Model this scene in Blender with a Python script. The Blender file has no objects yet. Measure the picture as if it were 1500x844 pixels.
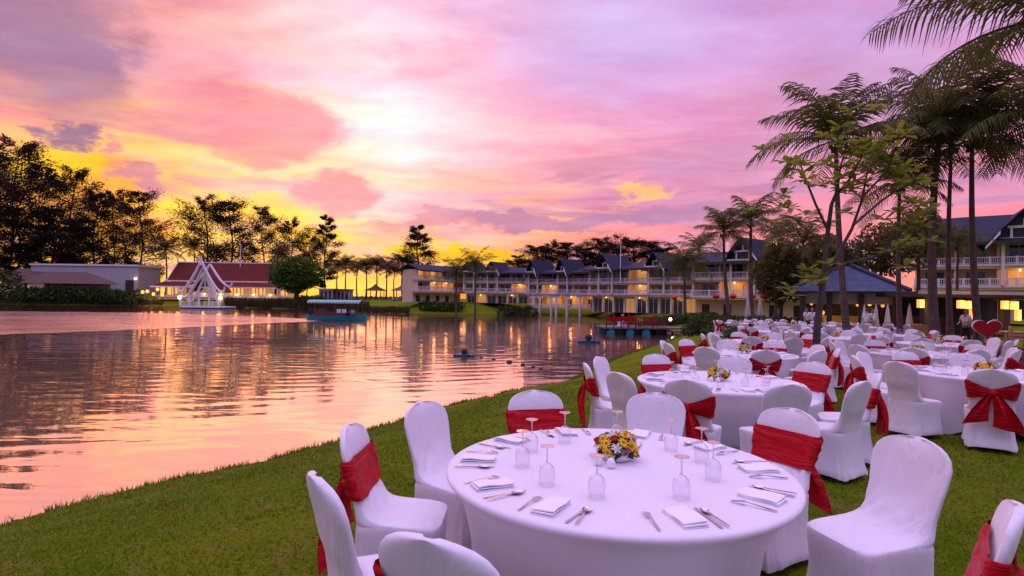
import bpy, bmesh, math, random
import numpy as np
from mathutils import Vector, Matrix
R = math.radians
PI = math.pi
rnd = random.Random(7)
S = bpy.context.scene
C = S.collection

# ------------------------------------------------------------------ camera
F, YH, CAMZ, ROLL = 827.0, 438.0, 1.64, R(0.8)
cam_d = bpy.data.cameras.new('camera'); cam = bpy.data.objects.new('camera', cam_d); C.objects.link(cam)
cam_d.sensor_width = 36; cam_d.lens = 36*F/1500; cam_d.shift_y = 16/1500
cam_d.clip_start = .05; cam_d.clip_end = 3000
cam.matrix_world = Matrix.Translation((0, 0, CAMZ)) @ Matrix.Rotation(R(90), 4, 'X') @ Matrix.Rotation(ROLL, 4, 'Z')
S.camera = cam

def PW(px, py, Y):                                   # a photo pixel at depth Y -> world point
    dx, dy = px-750, py-YH
    a = dx*math.cos(ROLL)+dy*math.sin(ROLL); b = -dx*math.sin(ROLL)+dy*math.cos(ROLL)
    return Vector((a/F*Y, Y, CAMZ-b/F*Y))
def GW(px, py, z):                                   # a photo pixel on the level z -> world point
    dx, dy = px-750, py-YH
    b = -dx*math.sin(ROLL)+dy*math.cos(ROLL)
    return PW(px, py, (CAMZ-z)*F/b)

# ------------------------------------------------------------------ world: dusk sky with clouds
SUN_AZ, SUN_EL = R(-24), R(9)
W = bpy.data.worlds.new('World'); S.world = W; W.use_nodes = True
nt = W.node_tree; nt.nodes.clear()
class N:                                             # tiny node builder
    def __init__(s, nt): s.nt = nt
    def new(s, t, **k):
        n = s.nt.nodes.new(t)
        for a, v in k.items(): setattr(n, a, v)
        return n
    def put(s, sock, v):
        if isinstance(v, bpy.types.NodeSocket): s.nt.links.new(v, sock)
        elif isinstance(v, (tuple, list)) and sock.type == 'RGBA' and len(v) == 3: sock.default_value = (*v, 1)
        else: sock.default_value = v
    def m(s, op, a, b=0.0, c=0.0, clamp=False):
        n = s.new('ShaderNodeMath', operation=op, use_clamp=clamp)
        s.put(n.inputs[0], a); s.put(n.inputs[1], b); s.put(n.inputs[2], c); return n.outputs[0]
    def sm(s, x, e0, e1, o0=0.0, o1=1.0):
        n = s.new('ShaderNodeMapRange', interpolation_type='SMOOTHSTEP')
        s.put(n.inputs[0], x)
        if e0 < e1: a = (e0, e1, o0, o1)
        else: a = (e1, e0, o1, o0)
        for i, v in enumerate(a): n.inputs[i+1].default_value = v
        return n.outputs[0]
    def mix(s, f, a, b, mode='MIX'):
        n = s.new('ShaderNodeMix', data_type='RGBA', blend_type=mode)
        s.put(n.inputs[0], f); s.put(n.inputs[6], a); s.put(n.inputs[7], b); return n.outputs[2]
    def ramp(s, x, stops):
        n = s.new('ShaderNodeValToRGB'); cr = n.color_ramp
        while len(cr.elements) < len(stops): cr.elements.new(1)
        for e, (p, c) in zip(cr.elements, stops): e.position = p; e.color = (*c, 1)
        s.put(n.inputs[0], x); return n.outputs[0]
    def noise(s, v, scale, detail=4, rough=.5, dist=0.0):
        n = s.new('ShaderNodeTexNoise'); s.put(n.inputs['Vector'], v)
        n.inputs['Scale'].default_value = scale; n.inputs['Detail'].default_value = detail
        n.inputs['Roughness'].default_value = rough; n.inputs['Distortion'].default_value = dist
        return n.outputs[0]
    def comb(s, x, y, z):
        n = s.new('ShaderNodeCombineXYZ'); s.put(n.inputs[0], x); s.put(n.inputs[1], y); s.put(n.inputs[2], z); return n.outputs[0]
    def mapping(s, v, sc=(1, 1, 1), loc=(0, 0, 0), rot=(0, 0, 0)):
        n = s.new('ShaderNodeMapping'); s.put(n.inputs[0], v)
        n.inputs['Scale'].default_value = sc; n.inputs['Location'].default_value = loc; n.inputs['Rotation'].default_value = rot
        return n.outputs[0]
n = N(nt)
tc = n.new('ShaderNodeTexCoord'); D = tc.outputs['Generated']
sp = n.new('ShaderNodeSeparateXYZ'); nt.links.new(D, sp.inputs[0]); dx, dy, dz = sp.outputs
zc = n.m('MAXIMUM', dz, 0.0)
hyp = n.m('SQRT', n.m('ADD', n.m('MULTIPLY', dx, dx), n.m('ADD', n.m('MULTIPLY', dy, dy), 1e-5)))
az = n.m('DIVIDE', dx, hyp)                          # sine of the azimuth, negative toward the lake's sunset side
warm = n.ramp(zc, [(0, (1.0, .34, .07)), (.06, (1.0, .46, .14)), (.12, (1.0, .50, .27)), (.20, (.96, .45, .40)), (.30, (.90, .39, .46)),
                   (.40, (.80, .40, .58)), (.52, (.62, .42, .74)), (1, (.55, .50, .9))])
cool = n.ramp(zc, [(0, (1.0, .36, .26)), (.07, (.95, .33, .33)), (.15, (.88, .34, .42)), (.26, (.80, .37, .55)), (.38, (.62, .37, .66)),
                   (.55, (.54, .42, .78)), (1, (.62, .62, 1.0))])
base = n.mix(n.sm(az, -.25, .35), warm, cool)
# cloud sheets laid out on a flat layer overhead
den = n.m('ADD', zc, .10)
pl = n.comb(n.m('DIVIDE', dx, den), n.m('DIVIDE', dy, den), 0.0)
n1 = n.noise(n.mapping(pl, (1.0, 1.0, 1), (3.1, 1.7, 0)), .85, 9, .58, .2)
n2 = n.noise(n.mapping(pl, (.75, 1.6, 1), (7.3, 4.2, 0), (0, 0, R(18))), 1.2, 9, .58, .2)
n3 = n.noise(n.mapping(D, (1.5, 1.5, 15)), 1.9, 7, .55, .5)          # long low streaks near the horizon
c1 = n.sm(n1, .46, .58)
c2 = n.sm(n2, .50, .66)
low = n.sm(dz, .30, .04)
pinkc = n.mix(n.sm(az, -.5, .5), (.80, .29, .33), (.66, .33, .50))
col = n.mix(n.m('MULTIPLY', c1, .85), base, pinkc)
litc = n.mix(n.sm(dz, .1, .4), (1.0, .62, .42), (.98, .55, .63))
col = n.mix(n.m('MULTIPLY', n.m('MULTIPLY', c2, n.sm(az, .6, -.3)), .7), col, litc)
# golden band low over the sunset
gold = n.m('MULTIPLY', n.sm(n3, .45, .56), n.m('MULTIPLY', n.sm(dz, .29, .10), n.sm(az, .30, -.25)))
col = n.mix(n.m('MULTIPLY', gold, .9), col, (1.10, .53, .12))
# mauve streaks low down
n4 = n.noise(n.mapping(D, (1.3, 1.3, 11), (4, 2, 1.3)), 2.2, 8, .58, .7)
mau = n.m('MULTIPLY', n.sm(n4, .51, .60), n.m('MULTIPLY', n.sm(dz, .34, .16), n.sm(dz, .015, .06)))
mauc = n.mix(n.sm(az, -.4, .4), (.62, .24, .26), (.50, .25, .40))
col = n.mix(n.m('MULTIPLY', mau, .8), col, mauc)
# heavier grey mauve bank high on the sunset side
n5 = n.noise(n.mapping(pl, (1, 1, 1), (1.5, 8, 0)), 1.1, 8, .55, .5)
bank = n.m('MULTIPLY', n.m('MULTIPLY', n.sm(az, -.36, -.60), n.sm(dz, .20, .32)), n.sm(n5, .34, .56))
col = n.mix(n.m('MULTIPLY', bank, .9), col, (.30, .16, .27))
# the bright thin place where the sun stands behind the cloud
def lobe(px, py, k):
    v = (PW(px, py, 1)-Vector((0, 0, CAMZ))).normalized()
    d = n.new('ShaderNodeVectorMath', operation='DOT_PRODUCT'); nt.links.new(D, d.inputs[0]); d.inputs[1].default_value = v
    return n.m('EXPONENT', n.m('MULTIPLY', n.m('SUBTRACT', d.outputs['Value'], 1.0), k))
g1 = n.m('MULTIPLY', lobe(565, 165, 60), n.m('ADD', .55, n.m('MULTIPLY', n.sm(n2, .35, .62), .45)))
col = n.mix(n.m('MULTIPLY', g1, .95, clamp=True), col, (1.15, .93, .98))
g2 = lobe(330, 330, 40)
col = n.mix(n.m('MULTIPLY', n.m('MULTIPLY', g2, n.sm(n3, .38, .58)), .75, clamp=True), col, (1.35, .80, .22))
# single clouds and openings, fixed by compass bearing and height in the sky
azim = n.m('ARCTAN2', dx, dy); elev = n.m('ARCSINE', dz)
wob = n.noise(n.mapping(D, (1, 1, 2.2)), 6.0, 9, .64, .1); wob2 = n.noise(n.mapping(D, (1, 1, 2.2), (5, 3, 1)), 6.0, 9, .64, .1)
azw = n.m('ADD', azim, n.m('MULTIPLY', n.m('SUBTRACT', wob, .5), .26)); elw = n.m('ADD', elev, n.m('MULTIPLY', n.m('SUBTRACT', wob2, .5), .15))
def patch(col, px, py, rx, ry, c, amt, soft=.25):
    v = (PW(px, py, 1)-Vector((0, 0, CAMZ))).normalized(); a0, e0 = math.atan2(v.x, v.y), math.asin(v.z); kx = math.cos(a0)**2/F
    qa = n.m('DIVIDE', n.m('SUBTRACT', azw, a0), rx*kx); qe = n.m('DIVIDE', n.m('SUBTRACT', elw, e0), ry*.9/F)
    q = n.m('ADD', n.m('MULTIPLY', qa, qa), n.m('MULTIPLY', qe, qe)); q = n.m('ADD', q, n.m('MULTIPLY', n.m('SUBTRACT', .5, n2), 2.2))
    return n.mix(n.m('MULTIPLY', n.sm(q, 1.35, soft), amt), col, c)
for a in [(870, 70, 170, 80, (.60, .47, .78), .7, -.3), (1270, 110, 170, 70, (.50, .34, .58), .6, -.3), (1060, 238, 130, 26, (.62, .33, .50), .65), (60, 60, 150, 100, (.36, .20, .32), .8, -.2), (265, 105, 100, 55, (.95, .48, .50), .6), (650, 80, 90, 30, (.88, .40, .50), .5),
          (330, 300, 140, 26, (1.2, .72, .16), .7), (120, 300, 130, 60, (1.05, .42, .08), .6), (60, 245, 90, 34, (1.0, .62, .09), .75), (450, 342, 80, 26, (1.1, .62, .07), .7), (690, 374, 120, 13, (1.1, .60, .08), .85), (930, 285, 50, 12, (1.0, .66, .20), .65), (420, 240, 130, 14, (1.0, .72, .46), .6),
          (390, 182, 125, 50, (.76, .29, .35), .8), (300, 150, 90, 32, (.78, .30, .37), .55), (500, 278, 62, 26, (.80, .31, .36), .8), (800, 322, 190, 16, (.48, .23, .36), .9), (620, 330, 100, 10, (.68, .29, .34), .75), (985, 316, 130, 13, (.46, .26, .42), .75),
          (80, 192, 44, 22, (.27, .15, .25), .95), (150, 222, 26, 10, (.60, .24, .30), .75), (210, 268, 46, 13, (.58, .24, .32), .85), (560, 385, 60, 9, (.72, .28, .34), .7)]: col = patch(col, *a)
nf_ = n.noise(n.mapping(pl, (1.0, 1.9, 1), (2, 9, 0), (0, 0, R(-14))), 2.2, 10, .60, .15)
nf2 = n.noise(n.mapping(D, (2.0, 2.0, 8), (1, 5, 2)), 4.0, 9, .60, .2)
tex = n.mix(n.sm(dz, .10, .24), n.comb(nf2, nf2, nf2), n.comb(nf_, nf_, nf_))
sep = n.new('ShaderNodeSeparateColor'); n.put(sep.inputs[0], tex); tv_ = n.m('ADD', n.m('MULTIPLY', n.m('SUBTRACT', sep.outputs[0], .5), .70), 1.0)
col = n.mix(1.0, col, n.comb(n.m('POWER', tv_, .55), n.m('POWER', tv_, 1.25), tv_), 'MULTIPLY')
hs_ = n.new('ShaderNodeHueSaturation'); hs_.inputs['Saturation'].default_value = 1.14; hs_.inputs['Value'].default_value = 1.14; n.put(hs_.inputs['Color'], col); col = hs_.outputs[0]
# the open dusk sky overhead and behind
upb = n.m('MAXIMUM', n.sm(dy, .25, -.35), n.sm(dz, .50, .85))
up = n.mix(n.sm(dz, .35, .9), (.23, .19, .38), (1.50, 1.15, 2.1))
col = n.mix(upb, col, up)
sky = n.new('ShaderNodeTexSky', sky_type='NISHITA', sun_disc=False)
sky.sun_elevation = SUN_EL; sky.sun_rotation = SUN_AZ
bg1 = n.new('ShaderNodeBackground'); n.put(bg1.inputs[0], col); bg1.inputs[1].default_value = 1.0
bg2 = n.new('ShaderNodeBackground'); nt.links.new(sky.outputs[0], bg2.inputs[0]); bg2.inputs[1].default_value = .004
ad = n.new('ShaderNodeAddShader'); nt.links.new(bg1.outputs[0], ad.inputs[0]); nt.links.new(bg2.outputs[0], ad.inputs[1])
out = n.new('ShaderNodeOutputWorld'); nt.links.new(ad.outputs[0], out.inputs[0])

# ------------------------------------------------------------------ sun behind the cloud, exposure
sl = bpy.data.lights.new('sun', 'SUN'); sun = bpy.data.objects.new('sun', sl); C.objects.link(sun)
sl.energy = .60; sl.angle = R(50); sl.color = (1, .50, .36)
sd = Vector((math.sin(SUN_AZ)*math.cos(SUN_EL), math.cos(SUN_AZ)*math.cos(SUN_EL), math.sin(SUN_EL)))
sun.rotation_euler = sd.to_track_quat('Z', 'Y').to_euler()
vs = S.view_settings
vs.view_transform = 'Standard'; vs.look = 'None'; vs.exposure = 0; vs.gamma = 1; vs.use_curve_mapping = False
S.render.engine = 'CYCLES'
S.cycles.use_denoising = True; S.cycles.max_bounces = 8; S.cycles.transparent_max_bounces = 24
S.cycles.caustics_reflective = False; S.cycles.caustics_refractive = False; S.cycles.sample_clamp_indirect = 4

# ------------------------------------------------------------------ materials
def mat(name, col, rough=.6, metal=0, spec=.5, bump=None, var=None, emit=None, sheen=0, trans=0, coord='Object', estr=1.0):
    M = bpy.data.materials.new(name); M.use_nodes = True; t = M.node_tree; b = t.nodes['Principled BSDF']; k = N(t)
    b.inputs['Base Color'].default_value = (*col, 1); b.inputs['Roughness'].default_value = rough
    b.inputs['Metallic'].default_value = metal; b.inputs['Specular IOR Level'].default_value = spec
    b.inputs['Sheen Weight'].default_value = sheen
    co = k.new('ShaderNodeTexCoord').outputs[coord]
    if var:                                          # (scale, amount, second colour)
        f = k.sm(k.noise(co, var[0], 6, .6), .35, .65)
        k.put(b.inputs['Base Color'], k.mix(k.m('MULTIPLY', f, var[1]), col, var[2]))
    if bump:                                         # (scale, strength, distance, stretch)
        st = bump[3] if len(bump) > 3 else (1, 1, 1)
        bn = k.new('ShaderNodeBump'); bn.inputs['Strength'].default_value = bump[1]; bn.inputs['Distance'].default_value = bump[2]
        k.put(bn.inputs['Height'], k.noise(k.mapping(co, st), bump[0], 5, .55, .3)); k.put(b.inputs['Normal'], bn.outputs[0])
    if emit:
        b.inputs['Emission Color'].default_value = (*emit, 1); b.inputs['Emission Strength'].default_value = estr
    return M
def leafmat(name, c0, c1, transl=.35, tint=None, rough=.55):
    M = bpy.data.materials.new(name); M.use_nodes = True; t = M.node_tree; b = t.nodes['Principled BSDF']; k = N(t)
    ri = k.new('ShaderNodeNewGeometry').outputs['Random Per Island']
    c = k.mix(ri, c0, c1); k.put(b.inputs['Base Color'], c); b.inputs['Roughness'].default_value = rough; b.inputs['Specular IOR Level'].default_value = .2
    tr = k.new('ShaderNodeBsdfTranslucent'); k.put(tr.inputs[0], tint or c)
    ms = k.new('ShaderNodeMixShader'); ms.inputs[0].default_value = transl
    t.links.new(b.outputs[0], ms.inputs[1]); t.links.new(tr.outputs[0], ms.inputs[2])
    t.links.new(ms.outputs[0], t.nodes['Material Output'].inputs[0]); return M
def clothmat(name, col, wr=.35, rough=.75, sheen=.3, dist=.012, weave=True, st=(3.6, 3.6, 1.1)):
    M = bpy.data.materials.new(name); M.use_nodes = True; t = M.node_tree; b = t.nodes['Principled BSDF']; k = N(t)
    b.inputs['Base Color'].default_value = (*col, 1); b.inputs['Roughness'].default_value = rough
    b.inputs['Sheen Weight'].default_value = sheen; b.inputs['Specular IOR Level'].default_value = .15
    co = k.new('ShaderNodeTexCoord').outputs['Object']
    oi = k.new('ShaderNodeObjectInfo').outputs['Random']
    off = k.new('ShaderNodeVectorMath', operation='ADD'); k.put(off.inputs[0], co)
    k.put(off.inputs[1], k.comb(k.m('MULTIPLY', oi, 7.0), k.m('MULTIPLY', oi, 3.0), 0.0))
    h = k.noise(k.mapping(off.outputs[0], st), 1.6, 3, .5, 1.2)
    bn = k.new('ShaderNodeBump'); bn.inputs['Strength'].default_value = wr; bn.inputs['Distance'].default_value = dist*3; k.put(bn.inputs['Height'], h)
    last = bn
    if weave:
        b2 = k.new('ShaderNodeBump'); b2.inputs['Strength'].default_value = .12; b2.inputs['Distance'].default_value = .002
        k.put(b2.inputs['Height'], k.noise(co, 350, 2, .5)); t.links.new(bn.outputs[0], b2.inputs['Normal']); last = b2
    t.links.new(last.outputs[0], b.inputs['Normal']); return M
def glassmat(name):
    M = bpy.data.materials.new(name); M.use_nodes = True; t = M.node_tree; k = N(t); t.nodes.remove(t.nodes['Principled BSDF'])
    tr = k.new('ShaderNodeBsdfTransparent'); tr.inputs[0].default_value = (.97, .96, .98, 1)
    gl = k.new('ShaderNodeBsdfGlossy'); gl.inputs['Roughness'].default_value = .04
    lw = k.new('ShaderNodeLayerWeight'); lw.inputs[0].default_value = .5
    ms = k.new('ShaderNodeMixShader'); k.put(ms.inputs[0], k.m('ADD', k.m('MULTIPLY', k.m('POWER', lw.outputs['Facing'], 2.3), .85), .07, clamp=True))
    t.links.new(tr.outputs[0], ms.inputs[1]); t.links.new(gl.outputs[0], ms.inputs[2]); t.links.new(ms.outputs[0], t.nodes['Material Output'].inputs[0]); return M

M = {}
M['cover'] = clothmat('stretch_cover', (.76, .74, .77), .6)
M['cloth'] = clothmat('table_stretch_cloth', (.78, .76, .80), .22)
M['sash'] = clothmat('red_satin', (.44, .004, .012), .55, .42, .0, .02, False, (2.2, 2.2, 9))
M['napkin'] = mat('napkin_linen', (.84, .83, .87), .8, bump=(60, .2, .004))
M['steel'] = mat('cutlery_steel', (.62, .57, .56), .22, 1)
M['glass'] = glassmat('clear_glass')
M['glass2'] = glassmat('solid_glass'); M['glass2'].node_tree.nodes['Math.001'].inputs[1].default_value = .75; M['glass2'].node_tree.nodes['Math.002'].inputs[1].default_value = .30
M['ceramic'] = mat('white_ceramic', (.8, .8, .82), .25)
M['white'] = mat('white_paint', (.83, .80, .79), .5, var=(2.5, .25, (.6, .58, .56)))
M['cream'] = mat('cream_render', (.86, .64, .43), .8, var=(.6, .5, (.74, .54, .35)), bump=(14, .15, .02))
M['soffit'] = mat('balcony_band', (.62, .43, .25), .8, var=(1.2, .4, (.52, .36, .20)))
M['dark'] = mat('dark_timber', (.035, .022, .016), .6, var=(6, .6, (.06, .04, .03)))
M['pane'] = mat('window_pane', (.03, .03, .04), .06, spec=.8)
M['lit'] = mat('lit_room', (.5, .3, .1), .6, emit=(1, .46, .12), estr=.32)
M['lamp'] = mat('lamp_glow', (.9, .7, .4), .4, emit=(1, .62, .22), estr=4.5)
M['lampw'] = mat('garden_globe', (.9, .8, .7), .4, emit=(1, .80, .62), estr=6)
M['lantern'] = mat('lantern_paper', (.8, .5, .2), .6, emit=(1, .34, .035), estr=1.5)
M['redlan'] = mat('red_lantern', (.55, .015, .02), .5)
M['bark'] = mat('bark', (.10, .075, .06), .9, var=(5, .7, (.05, .035, .03)), bump=(9, .8, .05, (1, 1, 4)))
M['palmbark'] = mat('palm_bark', (.15, .10, .08), .9, var=(3, .7, (.08, .05, .045)), bump=(5, .9, .05, (.5, .5, 6)))
M['casu'] = leafmat('casuarina_needles', (.016, .011, .006), (.040, .025, .011), .05, (.2, .06, .02), .85)
M['palm'] = leafmat('palm_leaflets', (.035, .050, .009), (.105, .115, .022), .28, (.20, .18, .03), .75)
M['palmfar'] = leafmat('far_palm_leaflets', (.03, .035, .014), (.06, .055, .02), .25, (.2, .1, .03))
M['frang'] = leafmat('broad_leaves', (.07, .12, .018), (.25, .28, .04), .4, (.34, .36, .03), .5)
M['ficus'] = leafmat('ficus_leaves', (.022, .050, .008), (.06, .10, .014), .15)
M['round'] = leafmat('round_tree_leaves', (.035, .095, .010), (.11, .19, .018), .2)
M['hedge'] = leafmat('hedge_leaves', (.03, .055, .010), (.08, .12, .022), .2)
M['bush'] = leafmat('tree_leaves', (.045, .055, .014), (.11, .11, .03), .3, (.25, .18, .04))
M['reed'] = leafmat('reed_blades', (.05, .055, .016), (.13, .09, .03), .25)
M['blade'] = leafmat('grass_blades', (.09, .165, .004), (.21, .26, .010), .3)
M['redroof'] = mat('red_tiles', (.15, .026, .018), .85, 0, .15, var=(1.2, .5, (.07, .015, .012)), bump=(3, .5, .06, (2, 8, 8)))
M['teal'] = mat('teal_paint', (.02, .30, .32), .4, var=(3, .4, (.015, .2, .24)))
M['tealc'] = mat('teal_canvas', (.05, .50, .46), .6)
M['redwood'] = mat('red_brown_wood', (.16, .035, .02), .5, var=(8, .5, (.09, .02, .014)))
M['red'] = mat('red_paint', (.40, .008, .012), .7, 0, .2, var=(5, .4, (.28, .006, .01)))
M['plank'] = mat('deck_planks', (.16, .12, .10), .8, var=(4, .6, (.09, .065, .055)), bump=(8, .5, .02, (1, 8, 1)))
M['black'] = mat('black_rubber', (.012, .012, .014), .5)
M['bluefloat'] = mat('blue_float', (.02, .10, .22), .4)
M['brick'] = mat('brick_edge', (.22, .10, .085), .85, var=(9, .6, (.14, .07, .06)), bump=(12, .6, .03))
M['wicker'] = mat('wicker', (.50, .30, .11), .6, bump=(70, .7, .01))
M['ygreen'] = leafmat('bouquet_leaves', (.015, .04, .008), (.05, .10, .02), .1)
M['yel'] = mat('yellow_petals', (.95, .66, .02), .6); M['yelc'] = mat('flower_centre', (.25, .20, .01), .8)
M['wpet'] = mat('white_petals', (.80, .78, .66), .6); M['rpet'] = mat('red_petals', (.42, .008, .012), .55); M['ppet'] = mat('magenta_petals', (.45, .02, .22), .55)
M['skin'] = mat('skin', (.36, .20, .13), .55); M['shirt'] = mat('white_shirt', (.72, .72, .76), .8, bump=(12, .5, .02))
M['trousers'] = mat('dark_trousers', (.02, .02, .025), .8); M['hair'] = mat('dark_hair', (.012, .010, .009), .5)
M['umb'] = mat('umbrella_canvas', (.62, .56, .50), .8, bump=(6, .4, .03, (4, 4, .5)))
M['pinkpanel'] = mat('pale_panel', (.42, .36, .36), .8, var=(2, .4, (.36, .29, .29)))
M['brownroof'] = mat('brown_shingles', (.11, .06, .045), .85, bump=(4, .6, .05, (1, 6, 6)))
M['concrete'] = mat('pale_concrete', (.48, .46, .47), .8, var=(.4, .5, (.36, .34, .35)))
M['pebble'] = mat('dark_buoy', (.02, .025, .035), .35)
def tilemat(name, c0, c1, sc):
    T = bpy.data.materials.new(name); T.use_nodes = True; t = T.node_tree; b = t.nodes['Principled BSDF']; k = N(t)
    co = k.new('ShaderNodeTexCoord').outputs['Object']
    w1 = k.new('ShaderNodeTexWave', wave_type='BANDS', bands_direction='Z', wave_profile='SAW'); k.put(w1.inputs[0], co); w1.inputs['Scale'].default_value = sc; w1.inputs['Distortion'].default_value = .3
    ns = k.noise(co, 2.2, 6, .65)
    c = k.mix(k.sm(ns, .3, .7), c0, c1); k.put(b.inputs['Base Color'], c); b.inputs['Roughness'].default_value = .7; b.inputs['Specular IOR Level'].default_value = .2
    bn = k.new('ShaderNodeBump'); bn.inputs['Strength'].default_value = .9; bn.inputs['Distance'].default_value = .08; k.put(bn.inputs['Height'], w1.outputs['Fac'])
    t.links.new(bn.outputs[0], b.inputs['Normal']); return T
M['roof'] = tilemat('blue_grey_tiles', (.010, .016, .036), (.024, .032, .062), 1.1)
M['roofl'] = tilemat('blue_tiles', (.045, .064, .115), (.08, .10, .16), 1.3)

# ------------------------------------------------------------------ mesh helpers
class MB:
    def __init__(s): s.v = []; s.f = []
    def add(s, v, f):
        o = len(s.v); s.v += [tuple(p) for p in v]; s.f += [tuple(i+o for i in q) for q in f]; return s
    def box(s, x0, x1, y0, y1, z0, z1):
        return s.add([(x0, y0, z0), (x1, y0, z0), (x1, y1, z0), (x0, y1, z0), (x0, y0, z1), (x1, y0, z1), (x1, y1, z1), (x0, y1, z1)],
                     [(3, 2, 1, 0), (4, 5, 6, 7), (0, 1, 5, 4), (1, 2, 6, 5), (2, 3, 7, 6), (3, 0, 4, 7)])
    def tube(s, pts, rad, n=8, caps=True):
        pts = [Vector(p) for p in pts]; rad = rad if isinstance(rad, (list, tuple)) else [rad]*len(pts)
        vs, fs = [], []; up = Vector((0, 0, 1)); prev = None
        for i, p in enumerate(pts):
            t = (pts[min(i+1, len(pts)-1)]-pts[max(i-1, 0)]).normalized()
            if prev is None: a = t.cross(up if abs(t.z) < .9 else Vector((1, 0, 0))).normalized()
            else: a = (prev-t*prev.dot(t)).normalized()
            prev = a; b = t.cross(a)
            vs += [p+(a*math.cos(2*PI*k/n)+b*math.sin(2*PI*k/n))*rad[i] for k in range(n)]
        for i in range(len(pts)-1):
            fs += [(i*n+k, i*n+(k+1) % n, (i+1)*n+(k+1) % n, (i+1)*n+k) for k in range(n)]
        if caps: fs += [tuple(range(n-1, -1, -1)), tuple(range((len(pts)-1)*n, len(pts)*n))]
        return s.add(vs, fs)
    def lathe(s, prof, n=20, c=(0, 0, 0), caps=True):
        vs = [(c[0]+r*math.cos(2*PI*k/n), c[1]+r*math.sin(2*PI*k/n), c[2]+z) for r, z in prof for k in range(n)]
        fs = [(i*n+k, i*n+(k+1) % n, (i+1)*n+(k+1) % n, (i+1)*n+k) for i in range(len(prof)-1) for k in range(n)]
        if caps: fs += [tuple(range(n-1, -1, -1)), tuple(range((len(prof)-1)*n, len(prof)*n))]
        return s.add(vs, fs)
    def ball(s, c, r, n=12, m=8, sq=(1, 1, 1)):
        vs = [(c[0]+r*sq[0]*math.sin(PI*(j+.02)/(m+.04))*math.cos(2*PI*k/n), c[1]+r*sq[1]*math.sin(PI*(j+.02)/(m+.04))*math.sin(2*PI*k/n), c[2]-r*sq[2]*math.cos(PI*j/m)) for j in range(m+1) for k in range(n)]
        fs = [(i*n+k, i*n+(k+1) % n, (i+1)*n+(k+1) % n, (i+1)*n+k) for i in range(m) for k in range(n)]
        return s.add(vs, fs)
    def slab(s, a, b, c, d, th):                      # thick quad a-b-c-d (Vectors), pushed down its normal
        a, b, c, d = map(Vector, (a, b, c, d)); nn = (b-a).cross(d-a).normalized()*th
        return s.add([a, b, c, d, a-nn, b-nn, c-nn, d-nn], [(0, 1, 2, 3), (7, 6, 5, 4), (0, 4, 5, 1), (1, 5, 6, 2), (2, 6, 7, 3), (3, 7, 4, 0)])
    def prism(s, pts, th, axis='Z'):                  # 2D outline extruded
        k = len(pts); put = {'Z': lambda p, h: (p[0], p[1], h), 'Y': lambda p, h: (p[0], h, p[1]), 'X': lambda p, h: (h, p[0], p[1])}[axis]
        return s.add([put(p, 0) for p in pts]+[put(p, th) for p in pts], [tuple(range(k-1, -1, -1)), tuple(range(k, 2*k))]+[(i, (i+1) % k, k+(i+1) % k, k+i) for i in range(k)])
    def build(s, name, m, parent=None, smooth=False, loc=None):
        me = bpy.data.meshes.new(name); me.from_pydata(s.v, [], s.f); me.update()
        if smooth:
            for p in me.polygons: p.use_smooth = True
            me.set_sharp_from_angle(angle=R(50))
        o = bpy.data.objects.new(name, me); C.objects.link(o); me.materials.append(m)
        if parent: o.parent = parent
        if loc is not None: o.location = loc
        return o
def tag(o, label=None, cat=None, group=None, kind=None):
    for k, v in (('label', label), ('category', cat), ('group', group), ('kind', kind)):
        if v: o[k] = v
    return o
def thing(name, label, cat, loc=(0, 0, 0), rz=0, group=None):
    o = bpy.data.objects.new(name, None); C.objects.link(o); o.location = loc; o.rotation_euler = (0, 0, rz); o.empty_display_size = .2
    return tag(o, label, cat, group)
def dup(o, loc=None, rz=None, label=None, group=None, scale=None, parent=None):
    c = o.copy(); C.objects.link(c)
    if parent: c.parent = parent
    for ch in list(o.children): dup(ch, parent=c)
    if loc is not None: c.location = loc
    if rz is not None: c.rotation_euler[2] = rz
    if scale is not None: c.scale = scale if isinstance(scale, (tuple, list)) else (scale,)*3
    if label: c['label'] = label
    if group: c['group'] = group
    return c
def bulk(name, V, Fc, m, parent=None):                # numpy triangles -> one mesh
    me = bpy.data.meshes.new(name); me.vertices.add(len(V)); me.vertices.foreach_set('co', np.asarray(V, np.float32).ravel())
    Fc = np.asarray(Fc, np.int32); k = Fc.shape[1]
    me.loops.add(Fc.size); me.loops.foreach_set('vertex_index', Fc.ravel()); me.polygons.add(len(Fc))
    me.polygons.foreach_set('loop_start', np.arange(0, Fc.size, k, dtype=np.int32)); me.update(calc_edges=True); me.materials.append(m)
    o = bpy.data.objects.new(name, me); C.objects.link(o)
    if parent: o.parent = parent
    return o

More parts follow.
